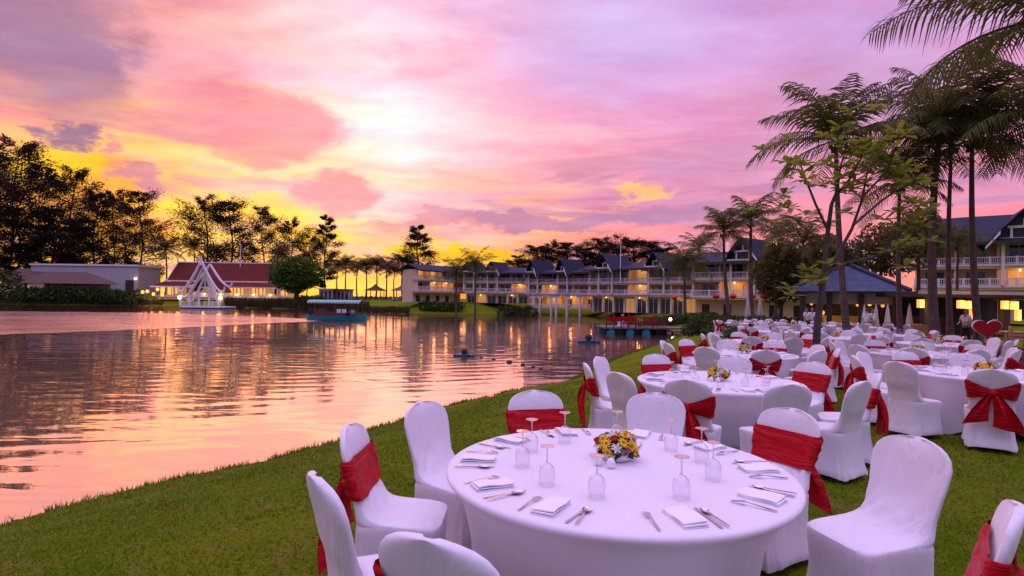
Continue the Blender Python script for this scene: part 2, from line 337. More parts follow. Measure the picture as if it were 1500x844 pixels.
# ------------------------------------------------------------------ terrain and lake
WATER = -1.4
near_px = [(0, 768), (120, 738), (220, 712), (330, 690), (490, 648), (640, 600), (740, 577), (830, 561), (885, 532), (930, 516), (975, 502), (1003, 490)]
shore = [(-60, -22), (-22, -6), (-10.5, 3.2)]+[tuple(GW(x, y, WATER)[:2]) for x, y in near_px]
shore += [tuple(PW(x, 450, Y)[:2]) for x, Y in ((985, 55), (978, 66), (945, 80), (905, 95), (850, 110), (790, 114), (755, 112), (735, 106), (680, 104), (600, 102), (560, 108), (520, 120), (470, 128), (400, 132), (340, 138), (250, 140), (120, 138), (0, 138), (-200, 140))]
shore += [(-230, 110), (-220, -20), (-120, -40)]
sp_ = np.array(shore)
def lake_sd(P):                                       # signed distance, positive on land
    a = sp_; b = np.roll(sp_, -1, 0); dmin = np.full(len(P), 1e9); inside = np.zeros(len(P), bool)
    for p, q in zip(a, b):
        e = q-p; w = P-p; t = np.clip((w@e)/(e@e), 0, 1); dmin = np.minimum(dmin, np.hypot(*(w-t[:, None]*e).T))
        c = ((p[1] > P[:, 1]) != (q[1] > P[:, 1])) & (P[:, 0] < (q[0]-p[0])*(P[:, 1]-p[1])/((q[1]-p[1]) or 1e-9)+p[0])
        inside ^= c
    return np.where(inside, -dmin, dmin)
def ground(P):
    P = np.asarray(P, float); d = lake_sd(P); x, y = P.T
    L = -.012*np.clip(y-6, 0, 32)
    far = np.clip((y-88)/14, 0, 1); L = L*(1-far)+.9*far
    d2 = d+.10*np.sin(x*2.1+y*1.3)*np.sin(y*1.7-x*.8)
    ramp = WATER+.02+.27*d2
    k = 6.0; z = -np.log(np.exp(-L*k)+np.exp(-np.clip(ramp, -6, 20)*k))/k
    z = np.where(d < 0, np.maximum(WATER+.5*d2, -2.6), z)
    return z+.012*np.sin(x*1.3+1)*np.sin(y*1.1)*(np.abs(y) < 60)
def G(x, y): return float(ground([(x, y)])[0])
def axis(lo, d0, d1, hi, st, gr):
    a = [d0+i*st for i in range(int((d1-d0)/st)+1)]; s = st
    while a[-1] < hi: s *= gr; a.append(a[-1]+s)
    s = st; l = []
    p = d0
    while p > lo: s *= gr; p -= s; l.append(p)
    return np.array(l[::-1]+a)
gx = axis(-1200, -14, 18, 1200, .28, 1.09); gy = axis(-80, 0, 52, 2200, .28, 1.05)
XX, YY = np.meshgrid(gx, gy); PP = np.c_[XX.ravel(), YY.ravel()]; ZZ = ground(PP)
nx_, ny_ = len(gx), len(gy); ii = np.arange(nx_*ny_).reshape(ny_, nx_)
quads = np.c_[ii[:-1, :-1].ravel(), ii[:-1, 1:].ravel(), ii[1:, 1:].ravel(), ii[1:, :-1].ravel()]
def grassmat():
    Mt = bpy.data.materials.new('mown_lawn'); Mt.use_nodes = True; t = Mt.node_tree; b = t.nodes['Principled BSDF']; k = N(t)
    co = k.new('ShaderNodeTexCoord').outputs['Object']
    a = k.noise(co, .9, 5, .6); f = k.noise(co, 38, 5, .65); p = k.noise(k.mapping(co, (1, 1, 1), (5, 9, 0)), 3.2, 6, .7)
    c = k.mix(k.sm(a, .35, .65), (.10, .175, .004), (.18, .225, .008))
    c = k.mix(k.m('MULTIPLY', k.sm(p, .50, .68), .75), c, (.27, .20, .05))
    c = k.mix(k.m('MULTIPLY', k.sm(f, .52, .35), .6), c, (.035, .050, .003))
    pz = k.new('ShaderNodeSeparateXYZ'); k.put(pz.inputs[0], k.new('ShaderNodeNewGeometry').outputs['Position'])
    c = k.mix(k.sm(k.m('ADD', pz.outputs[2], k.m('MULTIPLY', p, .12)), -1.22, -1.34), c, (.06, .042, .028))
    k.put(b.inputs['Base Color'], c); b.inputs['Roughness'].default_value = 1; b.inputs['Specular IOR Level'].default_value = .03
    bn = k.new('ShaderNodeBump'); bn.inputs['Strength'].default_value = .9; bn.inputs['Distance'].default_value = .04
    k.put(bn.inputs['Height'], k.noise(co, 55, 4, .7)); t.links.new(bn.outputs[0], b.inputs['Normal']); return Mt
lawn = bulk('lawn', np.c_[PP, ZZ], quads, grassmat()); tag(lawn, kind='structure')
for p in lawn.data.polygons: p.use_smooth = True

def watermat(name, rough, fac, s1, s2, dist, base=(.022, .012, .010, 1)):
    Mt = bpy.data.materials.new(name); Mt.use_nodes = True; t = Mt.node_tree; k = N(t); b = t.nodes['Principled BSDF']
    b.inputs['Base Color'].default_value = base; b.inputs['Roughness'].default_value = .4
    co = k.new('ShaderNodeTexCoord').outputs['Object']
    h1 = k.noise(k.mapping(co, (.30, 1.0, 1), (0, 0, 0), (0, 0, R(-8))), .75, 2, .5, .8)
    h2 = k.noise(k.mapping(co, (.5, 1.7, 1), (3, 1, 0), (0, 0, R(14))), 2.3, 3, .5, .6)
    wv = k.new('ShaderNodeTexWave', wave_type='RINGS', rings_direction='SPHERICAL'); k.put(wv.inputs[0], k.mapping(co, (1, 1, 1), (28, -75, 0))); wv.inputs['Scale'].default_value = .30; wv.inputs['Distortion'].default_value = 3; wv.inputs['Detail'].default_value = 2; wv.inputs['Detail Scale'].default_value = .6
    calm = k.sm(k.noise(k.mapping(co, (.06, .12, 1)), 1.0, 3, .5), .36, .64, .35, 1.0)
    h = k.m('ADD', k.m('MULTIPLY', h1, s1), k.m('ADD', k.m('MULTIPLY', h2, s2), k.m('MULTIPLY', wv.outputs['Fac'], .12)))
    bn = k.new('ShaderNodeBump'); k.put(bn.inputs['Strength'], calm); bn.inputs['Distance'].default_value = dist; k.put(bn.inputs['Height'], h)
    t.links.new(bn.outputs[0], b.inputs['Normal'])
    gl = k.new('ShaderNodeBsdfGlossy'); gl.inputs['Roughness'].default_value = rough; gl.inputs['Color'].default_value = (1.0, .72, .63, 1); t.links.new(bn.outputs[0], gl.inputs['Normal'])
    fr = k.new('ShaderNodeFresnel'); fr.inputs[0].default_value = 1.33
    ms = k.new('ShaderNodeMixShader'); k.put(ms.inputs[0], k.m('ADD', fac, k.m('MULTIPLY', fr.outputs[0], 1-fac), clamp=True))
    t.links.new(b.outputs[0], ms.inputs[1]); t.links.new(gl.outputs[0], ms.inputs[2]); t.links.new(ms.outputs[0], t.nodes['Material Output'].inputs[0]); return Mt
M['water'] = watermat('lake_water', .012, .43, .95, .08, .036)
wp = np.array([(-400, -60), (60, -60), (60, 160), (-400, 160)], float)
tag(bulk('water', np.c_[wp, np.full(4, WATER)], [(0, 1, 2, 3)], M['water']), kind='structure')
# sea beyond the far bank
tag(bulk('sea', np.array([(-1500, 420, 1.35), (1500, 420, 1.35), (1500, 2900, 1.35), (-1500, 2900, 1.35)], float), [(0, 1, 2, 3)], M['water']), kind='structure')
# the boat's wake, a sheet of churned water
wk = MB(); edge_t = [GW(x, y, WATER+.012) for x, y in ((470, 468), (380, 463.5), (250, 459), (120, 457), (0, 456), (-150, 455))]
edge_b = [GW(x, y, WATER+.012) for x, y in ((470, 470.5), (380, 474), (250, 481), (120, 486), (0, 490), (-150, 496))]
def fray(E, a): 
    o = []
    for i in range(len(E)-1):
        for j in range(12): p = E[i].lerp(E[i+1], j/12); q = i*12+j; o.append(p+Vector((0, a*(math.sin(q*.9)+.6*math.sin(q*2.3+1))*min(1, q/20), 0)))
    return o+[E[-1]]
edge_t = fray(edge_t, .7); edge_b = fray(edge_b, .35)
kk = len(edge_t); wk.add(edge_t+edge_b, [(i, kk+i, kk+i+1, i+1) for i in range(kk-1)])
tag(wk.build('boat_wake', watermat('churned_water', .2, .40, 1.2, .9, .12, (.58, .38, .36, 1))), 'pale churned wake fanning out behind the teal boat', 'wake', kind='stuff')

# ------------------------------------------------------------------ vegetation
nr = np.random.default_rng(11)
def unit(a): return a/np.maximum(np.linalg.norm(a, axis=1, keepdims=True), 1e-9)
def leaf_cards(ctr, dirs, L, Wd):                     # pointed quads
    dirs = unit(dirs); side = unit(np.cross(dirs, unit(nr.normal(size=dirs.shape))))
    L = L[:, None]; Wd = Wd[:, None]
    V = np.stack([ctr-dirs*L*.5, ctr+side*Wd*.5, ctr+dirs*L*.5, ctr-side*Wd*.5], 1).reshape(-1, 3)
    return V, np.arange(len(V)).reshape(-1, 4)
def tree_thing(name, label, trunk, crownV, crownF, bark, leaf, loc, group):
    t = thing(name, label, 'tree', loc, 0, group); trunk.build('trunk', bark, t, True); bulk('crown', crownV, crownF, leaf, t); return t
def casuarina(seed, H, spread, lean, cards, low=.22):
    r = np.random.default_rng(seed); tr = MB()
    tw = [(lean*(i/6)**1.5*H+.25*math.sin(i*1.7+seed), .3*math.sin(i*1.1+seed*2), H*i/6) for i in range(7)]
    tr.tube(tw, [H*.013*(1-.13*i) for i in range(7)], 7)
    cs, ds = [], []
    nb = int(H*3.0)
    for b in range(nb):
        f = low+(1-low)*(b+r.random())/nb; fi = min(f*6, 5.99); i = int(fi); q = fi-i
        p = np.array(tw[i])*(1-q)+np.array(tw[i+1])*q
        prof = (1-((f-.55)/.52)**2) if f > .3 else .55
        ln = spread*max(.18, prof)*(.55+.75*r.random()); a = r.random()*6.28; el = .15+.9*f*r.random()
        e = p+np.array([math.cos(a)*ln, math.sin(a)*ln, ln*el])
        if b % 2 == 0 or f > .7: tr.tube([p, p*.5+e*.5+np.array([0, 0, .06*ln]), e], [.004*H*(1.1-f)+.015, .003*H*(1.1-f)+.012, .012], 4)
        k = max(6, int(cards/nb*(.5+r.random())))
        tt = .25+.75*r.random(k)**.7; w = ln*.11+.10
        c = p+(e-p)*tt[:, None]+r.normal(size=(k, 3))*w*np.array([1, 1, .7]); cs.append(c)
        ds.append(np.c_[np.cos(a)+r.normal(size=k)*.5, np.sin(a)+r.normal(size=k)*.5, r.normal(size=k)*.35+.35])
    cs = np.concatenate(cs); ds = np.concatenate(ds); k = len(cs)
    V, Fc = leaf_cards(cs, ds, H*(.015+.023*r.random(k)), H*(.004+.0055*r.random(k)))
    return tr, V, Fc
CASU = []
for i, (H, sp, ln, cards, low) in enumerate([(20, 6.4, .02, 11500, .14), (20, 5.2, -.03, 11000, .17), (20, 3.5, .015, 11500, .14), (20, 7.0, .05, 10500, .2)]):
    CASU.append((casuarina(20+i, H, sp, ln, cards, low), H))
casu_proto = {}
def put_casuarina(px, top, Y, kind, label, group, sx=1.0, base=None):
    (tr, V, Fc), H = CASU[kind]; zt = PW(px, top, Y).z; x = PW(px, 438, Y).x; zb = G(x, Y)-.1 if base is None else base
    s = (zt-zb)/H/1.05; rz = rnd.random()*6.28
    if kind not in casu_proto:
        t = tree_thing('casuarina_tree', label, tr, V, Fc, M['bark'], M['casu'], (x, Y, zb), group); casu_proto[kind] = t
    else: t = dup(casu_proto[kind], (x, Y, zb), label=label, group=group)
    t.rotation_euler[2] = rz; t.scale = (s*sx, s*sx, s)
gL, gR = 'casuarina trees on the lake shore', 'casuarina trees behind the hotel roofs'
for px, top, Y, kd, lb, sx in [
    (-30, 212, 150, 0, 'casuarina rising at the lakeside edge of the photo', 1.0), (12, 204, 147, 3, 'tall casuarina with the thickest crown over the shore hedge', .85),
    (58, 244, 149, 0, 'casuarina standing left of the white wall building', .8), (98, 246, 158, 3, 'broad casuarina behind the white wall building', .85),
    (135, 276, 150, 1, 'casuarina with slim trunk behind middle of the white wall', .95), (165, 280, 156, 0, 'casuarina above the end of the white wall', .7),
    (208, 276, 149, 1, 'slender casuarina at the right end of white wall building', 1.0),
    (305, 288, 158, 3, 'open feathery casuarina over left part of red roof', 1.0), (340, 291, 162, 1, 'casuarina rising behind the middle of the red roof', 1.1),
    (385, 304, 158, 0, 'dense casuarina behind right end of red roof', .95), (425, 322, 165, 0, 'casuarina just behind the round green tree', .9),
    (450, 345, 168, 3, 'low casuarina between round tree and the spired one', .8), (476, 312, 160, 2, 'casuarina with a spired top right of round tree', 1.0),
    (612, 327, 138, 2, 'lone tapering casuarina at the end of the hotel', 1.5),
    (30, 300, 146, 1, 'low casuarina in front of the lakeside thicket', 1.4), (75, 300, 152, 2, 'short casuarina filling in above the brown roofed pavilion', 1.8), (185, 330, 152, 3, 'stunted casuarina over the door of the white wall', 1.2), (115, 318, 147, 2, 'short casuarina over the middle of the brown roof', 1.8)]:
    put_casuarina(px, top, Y+(20 if px < 260 else 8), kd, lb, gL, sx)
for k, (px, top, Y, kd, sx) in enumerate([(758, 372, 150, 2, 1.1), (782, 358, 148, 1, 1.1), (806, 355, 146, 0, .8), (834, 353, 143, 1, 1.1), (858, 360, 142, 2, 1.3), (880, 349, 138, 0, .8), (905, 346, 136, 3, .8), (930, 350, 132, 1, 1.2), (955, 355, 130, 0, .8), (975, 360, 128, 2, 1.3)]):
    put_casuarina(px, top, Y, kd, label=['bare topped casuarina at the lake end of the roofline grove', 'casuarina over the first lake front gable', 'full casuarina over the gap between pile wing gables', 'casuarina just over the second pile wing gable',
                                   'narrow casuarina between pile wing and cream wing', 'rounded casuarina left of the roof flagpole', 'wide casuarina right of the roof flagpole', 'casuarina over the long cream wing roof', 'casuarina beside the gable next to the shaggy palm', 'last casuarina of the roofline grove before the palms'][k], group=gR, sx=sx*1.75)

def palm_crown(seed, n, L, nl, wl=.05, droop=1.0, lift=1.0):
    r = np.random.default_rng(seed); Vs, Fs, o = [], [], 0; rach = MB()
    for i in range(n):
        a = i*2.399+r.normal()*.2; el = (1.42-1.75*(i/n)**1.15)*lift+r.normal()*.08; ln = L*(.82+.3*r.random())
        pts = []; p = np.zeros(3); e = el; m = 14
        for j in range(m+1):
            pts.append(p.copy()); st = ln/m
            p = p+st*np.array([math.cos(a)*math.cos(e), math.sin(a)*math.cos(e), math.sin(e)]); e -= droop*(1.05+.35*r.random())/m*(0.45+1.15*j/m)
        pts = np.array(pts); rach.tube(pts, [L*.010*(1-.85*j/m) for j in range(m+1)], 4, False)
        t = np.repeat(np.linspace(.13, .99, nl), 2); sgn = np.tile([1, -1], nl); f = t*m; ix = np.minimum(f.astype(int), m-1); q = (f-ix)[:, None]
        P = pts[ix]*(1-q)+pts[ix+1]*q; T = unit(pts[ix+1]-pts[ix]); side = np.array([-math.sin(a), math.cos(a), 0.])*sgn[:, None]
        ll = ln*.34*(np.sin(np.clip(t, .05, 1)*PI*.86+.25)*.9+.1)*(.85+.3*r.random(len(t)))
        dr = side*.85+T*.62+np.array([0, 0, -1])*(.10+.45*r.random((len(t), 1)))
        dr = unit(dr); mid = P+dr*ll[:, None]*.5; tip = P+dr*ll[:, None]*.95+np.array([0, 0, -1])*ll[:, None]*.24
        w = T*wl*L*.15
        V = np.stack([P-w*.5, P+w*.5, mid+w*.6, mid-w*.6, tip], 1).reshape(-1, 3); b = np.arange(len(P))*5+o
        Fs += [np.c_[b, b+1, b+2, b+3], np.c_[b+3, b+2, b+4, b+4]]; Vs.append(V); o += len(V)
    V = np.concatenate(Vs); Q = np.concatenate(Fs)
    tri = np.concatenate([Q[:, :3], Q[Q[:, 2] != Q[:, 3]][:, [0, 2, 3]]])
    rv = np.array(rach.v); rf = np.array([q for q in rach.f]); rt = np.concatenate([rf[:, :3], rf[:, [0, 2, 3]]])+len(V)
    return np.concatenate([V, rv]), np.concatenate([tri, rt])
def palm(label, base, top, rad, L, seed, group, nf=19, nl=34, leaf='palm', bend=.15, coconuts=True, wl=.05, droop=1.0, lift=1.0):
    base = Vector(base); top = Vector(top)-base
    t = thing('coconut_palm', label, 'palm', base, 0, group); k = 14
    side = Vector((top.y, -top.x, 0)); side = side.normalized() if side.length > .05 else Vector((1, 0, 0))
    pts = [top*(i/k)+side*bend*math.sin(PI*i/k)*top.length*.12 for i in range(k+1)]
    tb = MB(); tb.tube(pts, [rad*(1.35-.2*min(i, 2)-.5*i/k) for i in range(k+1)], 10); tb.build('trunk', M['palmbark'], t, True)
    V, Fc = palm_crown(seed, nf, L, nl, wl, droop, lift); c = bulk('crown', V, Fc, M[leaf], t); c.location = top
    if coconuts:
        nb = MB()
        for i in range(8): a = i*.8; nb.ball((math.cos(a)*rad*1.1, math.sin(a)*rad*1.1, -rad*1.2-.1*(i % 3)), rad*.5, 8, 6, (1, 1, 1.2))
        q = nb.build('coconuts', M['bark'], t, True); q.location = top
    return t
# tall palms by the restaurant
gP = 'tall coconut palms by the restaurant'
def near_palm(label, bpx, cpx, cpy, Y, rad, L, seed, **k):
    b = PW(bpx, 480, Y); b.z = G(b.x, b.y)-.1; return palm(label, b, PW(cpx, cpy, Y), rad, L, seed, gP, **{'wl': .105, **k})
near_palm('palm standing before the blue tiled pavilion roof, crown beside the broad leaved tree', 1243, 1224, 206, 24, .17, 3.5, 41, nf=24, nl=30)
near_palm('thickest palm, leaning, between the pavilion and the waiter in white', 1371, 1378, 178, 24, .22, 3.5, 42, nf=26, nl=30, bend=-.3)
near_palm('palm pressed behind the thickest leaning palm', 1393, 1394, 215, 26, .15, 3.2, 43, nf=20, nl=28)
near_palm('palm rising beside the red heart sign', 1435, 1424, 205, 24, .17, 3.3, 44, nf=24, nl=30)
near_palm('palm with dark slim trunk under the pavilion eave end', 1320, 1318, 270, 25, .14, 2.7, 45, nf=20, nl=28)
near_palm('close palm whose long fronds hang in from the top right corner', 1640, 1560, 25, 13.5, .2, 4.4, 46, nf=18, nl=44, wl=.07)
near_palm('low palm whose fronds show beside the hotel gable on the right edge', 1540, 1530, 165, 21, .16, 3.6, 47, nf=22, nl=30)
# palms in front of the hotel
gH = 'coconut palms along the hotel front'
def hotel_palm(label, bpx, cpx, cpy, Y, rad, L, seed, **k):
    b = PW(bpx, 470, Y); b.z = G(b.x, b.y)-.1; return palm(label, b, PW(cpx, cpy, Y), rad, L, seed, gH, **{'wl': .11, **k})
hotel_palm('tall palm bending past the lantern hung balcony', 1070, 1060, 340, 52, .22, 3.2, 51, nf=20, nl=30, bend=.4)
hotel_palm('tall straight palm beside the closed umbrellas', 1102, 1100, 325, 52, .22, 3.4, 52, nf=20, nl=30)
hotel_palm('palm with drooping crown left of the bushy tree', 1135, 1143, 346, 55, .2, 3.2, 53, nf=18, nl=28)
hotel_palm('shaggy palm covering the end gable of the cream wing', 1004, 1003, 388, 66, .22, 3.8, 54, nf=26, nl=26, droop=1.35)
hotel_palm('palm rising behind the cream wing roof', 1024, 1024, 364, 92, .22, 4.2, 55, nf=18, nl=24)
hotel_palm('palm against the low left wing of the hotel', 668, 668, 398, 99, .24, 4.0, 56, nf=20, nl=20)
hotel_palm('palm between the two gables of the lake front wing', 696, 696, 391, 97, .24, 4.2, 57, nf=20, nl=20)
hotel_palm('palm behind the bushy tree by the pavilion', 1178, 1176, 356, 40, .18, 2.7, 58, nf=18, nl=28)
hotel_palm('stumpy palm before the right wing balconies', 1404, 1404, 358, 44, .15, 2.4, 59, nf=18, nl=26)
# far palms on the sunset bank
gF = 'small palms along the far bank'
fp = None
for k, (px, cpy, Y, L) in enumerate([(243, 366, 150, 5.4), (284, 364, 160, 5), (318, 374, 162, 5), (495, 392, 150, 4.6), (507, 388, 152, 5), (524, 394, 156, 4.8), (536, 391, 150, 4.8), (551, 388, 152, 5), (566, 392, 156, 5), (578, 398, 150, 4.4), (590, 386, 150, 5), (412, 377, 158, 5)]):
    lb = ['palm between white wall building and red roof', 'palm rising over the left end of red roof', 'palm half hidden behind the white pier spire', 'palm just right of the round green tree', 'palm behind the two low pale huts', 'palm over the far end of pale huts', 'palm left of the small thatched hut',
          'tallest palm over the small thatched hut', 'palm right of the small thatched hut', 'short palm before the lone tapering casuarina', 'palm touching the end of hotel roof', 'palm behind the round green tree crown'][k]
    c = PW(px, cpy, Y); zb = G(c.x, Y)-.1
    if fp is None:
        fp = palm(lb, (c.x, Y, zb), tuple(c), .28, L, 60, gF, 24, 22, 'palmfar', .2, False, .13); fh = c.z-zb
    else: dup(fp, (c.x, Y, zb), rnd.random()*6, lb, scale=(L/5.4, L/5.4, (c.z-zb)/fh))

# broad leaved slim tree amid the tables
def slim_tree():
    Y = 12.0; b = PW(1194, 512, Y); b.z = G(b.x, b.y)-.05
    t = thing('slim_tree', 'slim grey trunked tree with rosettes of broad leaves standing amid the tables', 'tree', b)
    tb = MB(); P = lambda x, y, dY=0: PW(x, y, Y+dY)-b
    segs = [([(1194, 530), (1197, 480), (1203, 430), (1208, 398)], .085, .06), ([(1208, 398), (1211, 350), (1218, 300), (1226, 280), (1231, 245)], .058, .022),
            ([(1208, 398), (1228, 372), (1248, 335), (1262, 295), (1272, 245)], .045, .018, .5), ([(1209, 400), (1240, 385), (1285, 375), (1330, 352), (1352, 330)], .035, .015, -.4),
            ([(1214, 340), (1195, 300), (1180, 262), (1172, 240)], .03, .014, -.3), ([(1222, 290), (1245, 262), (1262, 230), (1266, 208)], .03, .013, .4), ([(1250, 330), (1290, 295), (1330, 268), (1350, 262)], .028, .012, .6),
            ([(1204, 425), (1190, 405), (1182, 395)], .02, .012, -.3), ([(1262, 290), (1300, 250), (1312, 215)], .025, .012, -.3), ([(1211, 360), (1180, 335), (1158, 318)], .022, .011, .4), ([(1285, 375), (1310, 345), (1318, 312)], .02, .01, .2), ([(1231, 245), (1237, 225), (1240, 210)], .022, .01, .1)]
    tips = []
    for sg in segs:
        dY = sg[3] if len(sg) > 3 else 0; k = len(sg[0])
        pts = [P(x, y, dY*i/(k-1)) for i, (x, y) in enumerate(sg[0])]; tb.tube(pts, [sg[1]+(sg[2]-sg[1])*i/(k-1) for i in range(k)], 8)
        if sg is not segs[0]:
            tips.append(np.array(pts[-1])); tips.append(np.array(pts[-2])*.5+np.array(pts[-1])*.5)
    tb.build('trunk', M['bark'], t, True)
    cs = list(tips)
    for p in tips:
        for _ in range(4):
            q = p+nr.normal(size=3)*np.array([.32, .32, .30]); cs.append(q)
    Vs, Fs, o = [], [], 0; tw = MB()
    for c in cs:
        for j in range(9):
            a = j*.7+nr.random(); el = .1+nr.random()*.9; d = np.array([math.cos(a)*math.cos(el), math.sin(a)*math.cos(el), math.sin(el)-.25]); d /= np.linalg.norm(d)
            s = np.cross(d, [0, 0, 1.]); s /= np.linalg.norm(s)+1e-6; L = .18+.15*nr.random(); w = L*.21; u = np.cross(s, d)*.02
            V = [c, c+d*L*.35+s*w*.75-u, c+d*L*.72+s*w-u, c+d*L-u*3, c+d*L*.72-s*w-u, c+d*L*.35-s*w*.75-u]
            Vs += V; Fs += [(o, o+1, o+2), (o, o+2, o+3), (o, o+3, o+4), (o, o+4, o+5)]; o += 6
    bulk('crown', np.array(Vs), np.array(Fs), M['frang'], t)
slim_tree()

def blob_leaves(spheres, n, L, W_, r):
    cs, ds = [], []
    tot = sum(s[3]**2 for s in spheres)
    for (x, y, z, rad, sq) in spheres:
        k = int(n*rad*rad/tot); d = unit(r.normal(size=(k, 3))); rr = rad*(1-.38*r.random(k)**1.6)*(1+.12*np.sin(d[:, 0]*9+x)+.10*np.sin(d[:, 2]*11+y))
        cs.append(np.array([x, y, z])+d*rr[:, None]*np.array([1, 1, sq])); ds.append(d+r.normal(size=(k, 3))*.8)
    cs = np.concatenate(cs); ds = np.concatenate(ds); k = len(cs)
    return leaf_cards(cs, ds, L*(.6+.8*r.random(k)), W_*(.6+.8*r.random(k)))
# round green tree by the red roof
Yt = 136; c = PW(434, 396, Yt); zb = G(c.x, Yt)
tb = MB(); tb.tube([(0, 0, -.2), (.2, 0, 3), (0, 0, 6)], [.7, .5, .4], 8)
for a in range(6): tb.tube([(0, 0, 3.5), (math.cos(a)*2.4, math.sin(a)*2.4, 5.5), (math.cos(a)*4.2, math.sin(a)*4.2, 7)], [.28, .2, .1], 6)
cz = c.z-zb; V, Fc = blob_leaves([(0, 0, cz, 4.6, .72), (-3.2, 0, cz-.3, 3.4, .8), (3.3, .3, cz-.4, 3.5, .8), (.8, -2, cz+.6, 3.2, .8), (-1.4, -1.8, cz-1.2, 3.5, .7), (2.2, -1.6, cz-1.5, 3, .7), (0, -1, cz-2.6, 4.3, .6), (-3.4, -.5, cz-2.2, 2.7, .7), (3.6, -.5, cz-2.4, 2.6, .7), (.3, -1.4, cz-4.0, 2.6, .6)], 13000, .55, .30, nr)
tree_thing('rounded_tree', 'dense rounded green tree beside the red roofed hall', tb, V, Fc, M['bark'], M['round'], (c.x, Yt, zb), None)
# bushy tree by the pavilion
Yt = 42; c = PW(1143, 392, Yt); zb = G(c.x, Yt)
tb = MB(); tb.tube([(0, 0, -.2), (.1, 0, 1.5), (0, 0, 3.6)], [.2, .15, .1], 8)
for a in range(5): tb.tube([(0, 0, 1.6), (math.cos(a*1.3)*.9, math.sin(a*1.3)*.9, 3), (math.cos(a*1.3)*1.6, math.sin(a*1.3)*1.6, 4.2)], [.09, .06, .03], 6)
cz = c.z-zb; V, Fc = blob_leaves([(0, 0, cz, 1.7, 1.05), (-.9, 0, cz-.5, 1.3, .9), (1.0, 0, cz-.3, 1.4, .95), (.2, .3, cz+1.1, 1.15, .9), (-.5, -.4, cz-1.5, 1.2, .9), (1.1, -.3, cz-1.6, 1.1, .8)], 6500, .30, .14, nr)
tree_thing('bushy_tree', 'loose bushy tree before the red lanterns, beside the pavilion', tb, V, Fc, M['bark'], M['bush'], (c.x, Yt, zb), None)
# dark leafy trees behind the pavilion and restaurant
for k, (px, py, Y, s) in enumerate([(1290, 370, 46, 1.35), (1345, 345, 48, 1.3), (1205, 378, 47, 1.1)]):
    c = PW(px, py, Y); zb = G(c.x, Y); cz = c.z-zb
    tb = MB(); tb.tube([(0, 0, -.2), (.1, 0, cz*.5), (0, 0, cz)], [.2, .15, .08], 8)
    V, Fc = blob_leaves([(0, 0, cz, 1.6*s, .9), (-1.1*s, 0, cz-.5, 1.3*s, .9), (1.1*s, 0, cz-.3, 1.4*s, .8), (.3, .3, cz+.9*s, 1.1*s, .9)], 4000, .36, .17, nr)
    tree_thing('leafy_tree', ['dark leafy tree filling the gap right of pavilion roof', 'dark leafy tree between the palms and the right hotel wing', 'dark leafy tree over the left slope of pavilion roof'][k], tb, V, Fc, M['bark'], M['bush'], (c.x, Y, zb), 'leafy trees behind the pavilion')

def hedge(name, label, pts, h, w, n, L=.16, m='hedge', group=None, cat='hedge'):
    b = Vector(pts[0]); V_, F_ = [], []; sph = []
    for i in range(len(pts)-1):
        a, e = Vector(pts[i]), Vector(pts[i+1]); k = max(1, int((e-a).length/(w*.45)))
        for j in range(k+(i == len(pts)-2)):
            p = a.lerp(e, j/k); z = G(p.x, p.y); sph.append((p.x-b.x, p.y-b.y, z-b.z+h*.5+rnd.random()*h*.12, w*.5*(.9+.35*rnd.random()), h/w*1.05))
    V, Fc = blob_leaves(sph, n, L, L*.5, nr); o = bulk(name, V, Fc, M[m]); o.location = b; tag(o, label, cat, group)
def gp(px, Y, z=0): p = PW(px, 470, Y); p.z = z; return p
hedge('hedge', 'clipped green hedge along the foot of the cream hotel wing', [gp(948, 74), gp(990, 66), gp(1045, 58)], 1.0, 1.4, 5000, .26)
hedge('hedge', 'green hedge below the lantern balcony and umbrellas', [gp(1018, 58), gp(1062, 50), gp(1110, 45), gp(1170, 41)], .9, 1.2, 5000, .2)
hedge('shrub', 'rounded flowering shrub at the lawn corner by the jetty', [gp(1010, 41), gp(1022, 40), gp(1034, 40)], 1.0, 1.4, 2600, .16, cat='shrub')
hedge('hedge', 'low loose hedge along the lawn edge before the rear tables', [gp(1036, 38), gp(1062, 34), gp(1090, 27), gp(1110, 24)], .55, .9, 3200, .15)
hedge('hedge', 'low planter hedge before the palms and wicker chairs', [gp(1312, 19.5), gp(1345, 18.5), gp(1400, 18), gp(1424, 18)], .42, .7, 2600, .1)
hedge('hedge', 'dark hedge on the bank beneath the white wall building', [gp(30, 140), gp(90, 140), gp(150, 140), gp(196, 140)], 3.4, 4.2, 4500, .7, 'ficus')
hedge('shrub', 'dark shrub at the lake edge of the photo under the casuarinas', [gp(-40, 141), gp(5, 141)], 7.0, 7.5, 2800, .8, 'ficus', cat='shrub')
hedge('bush', 'dark bush on the bank in front of the lake wing', [gp(738, 104), gp(760, 105), gp(775, 106)], 2.6, 2.8, 2200, .4, 'ficus', cat='shrub')
hedge('shrub_row', 'dark shrubs along the low left wing of the hotel', [gp(620, 105), gp(645, 105), gp(674, 106)], 1.6, 2.0, 1800, .4, 'ficus', cat='shrubs')
hedge('bush', 'bush under the lamp lit end of the red roofed hall', [gp(440, 133), gp(470, 131)], 2.2, 2.6, 1500, .4, 'ficus', cat='shrub')
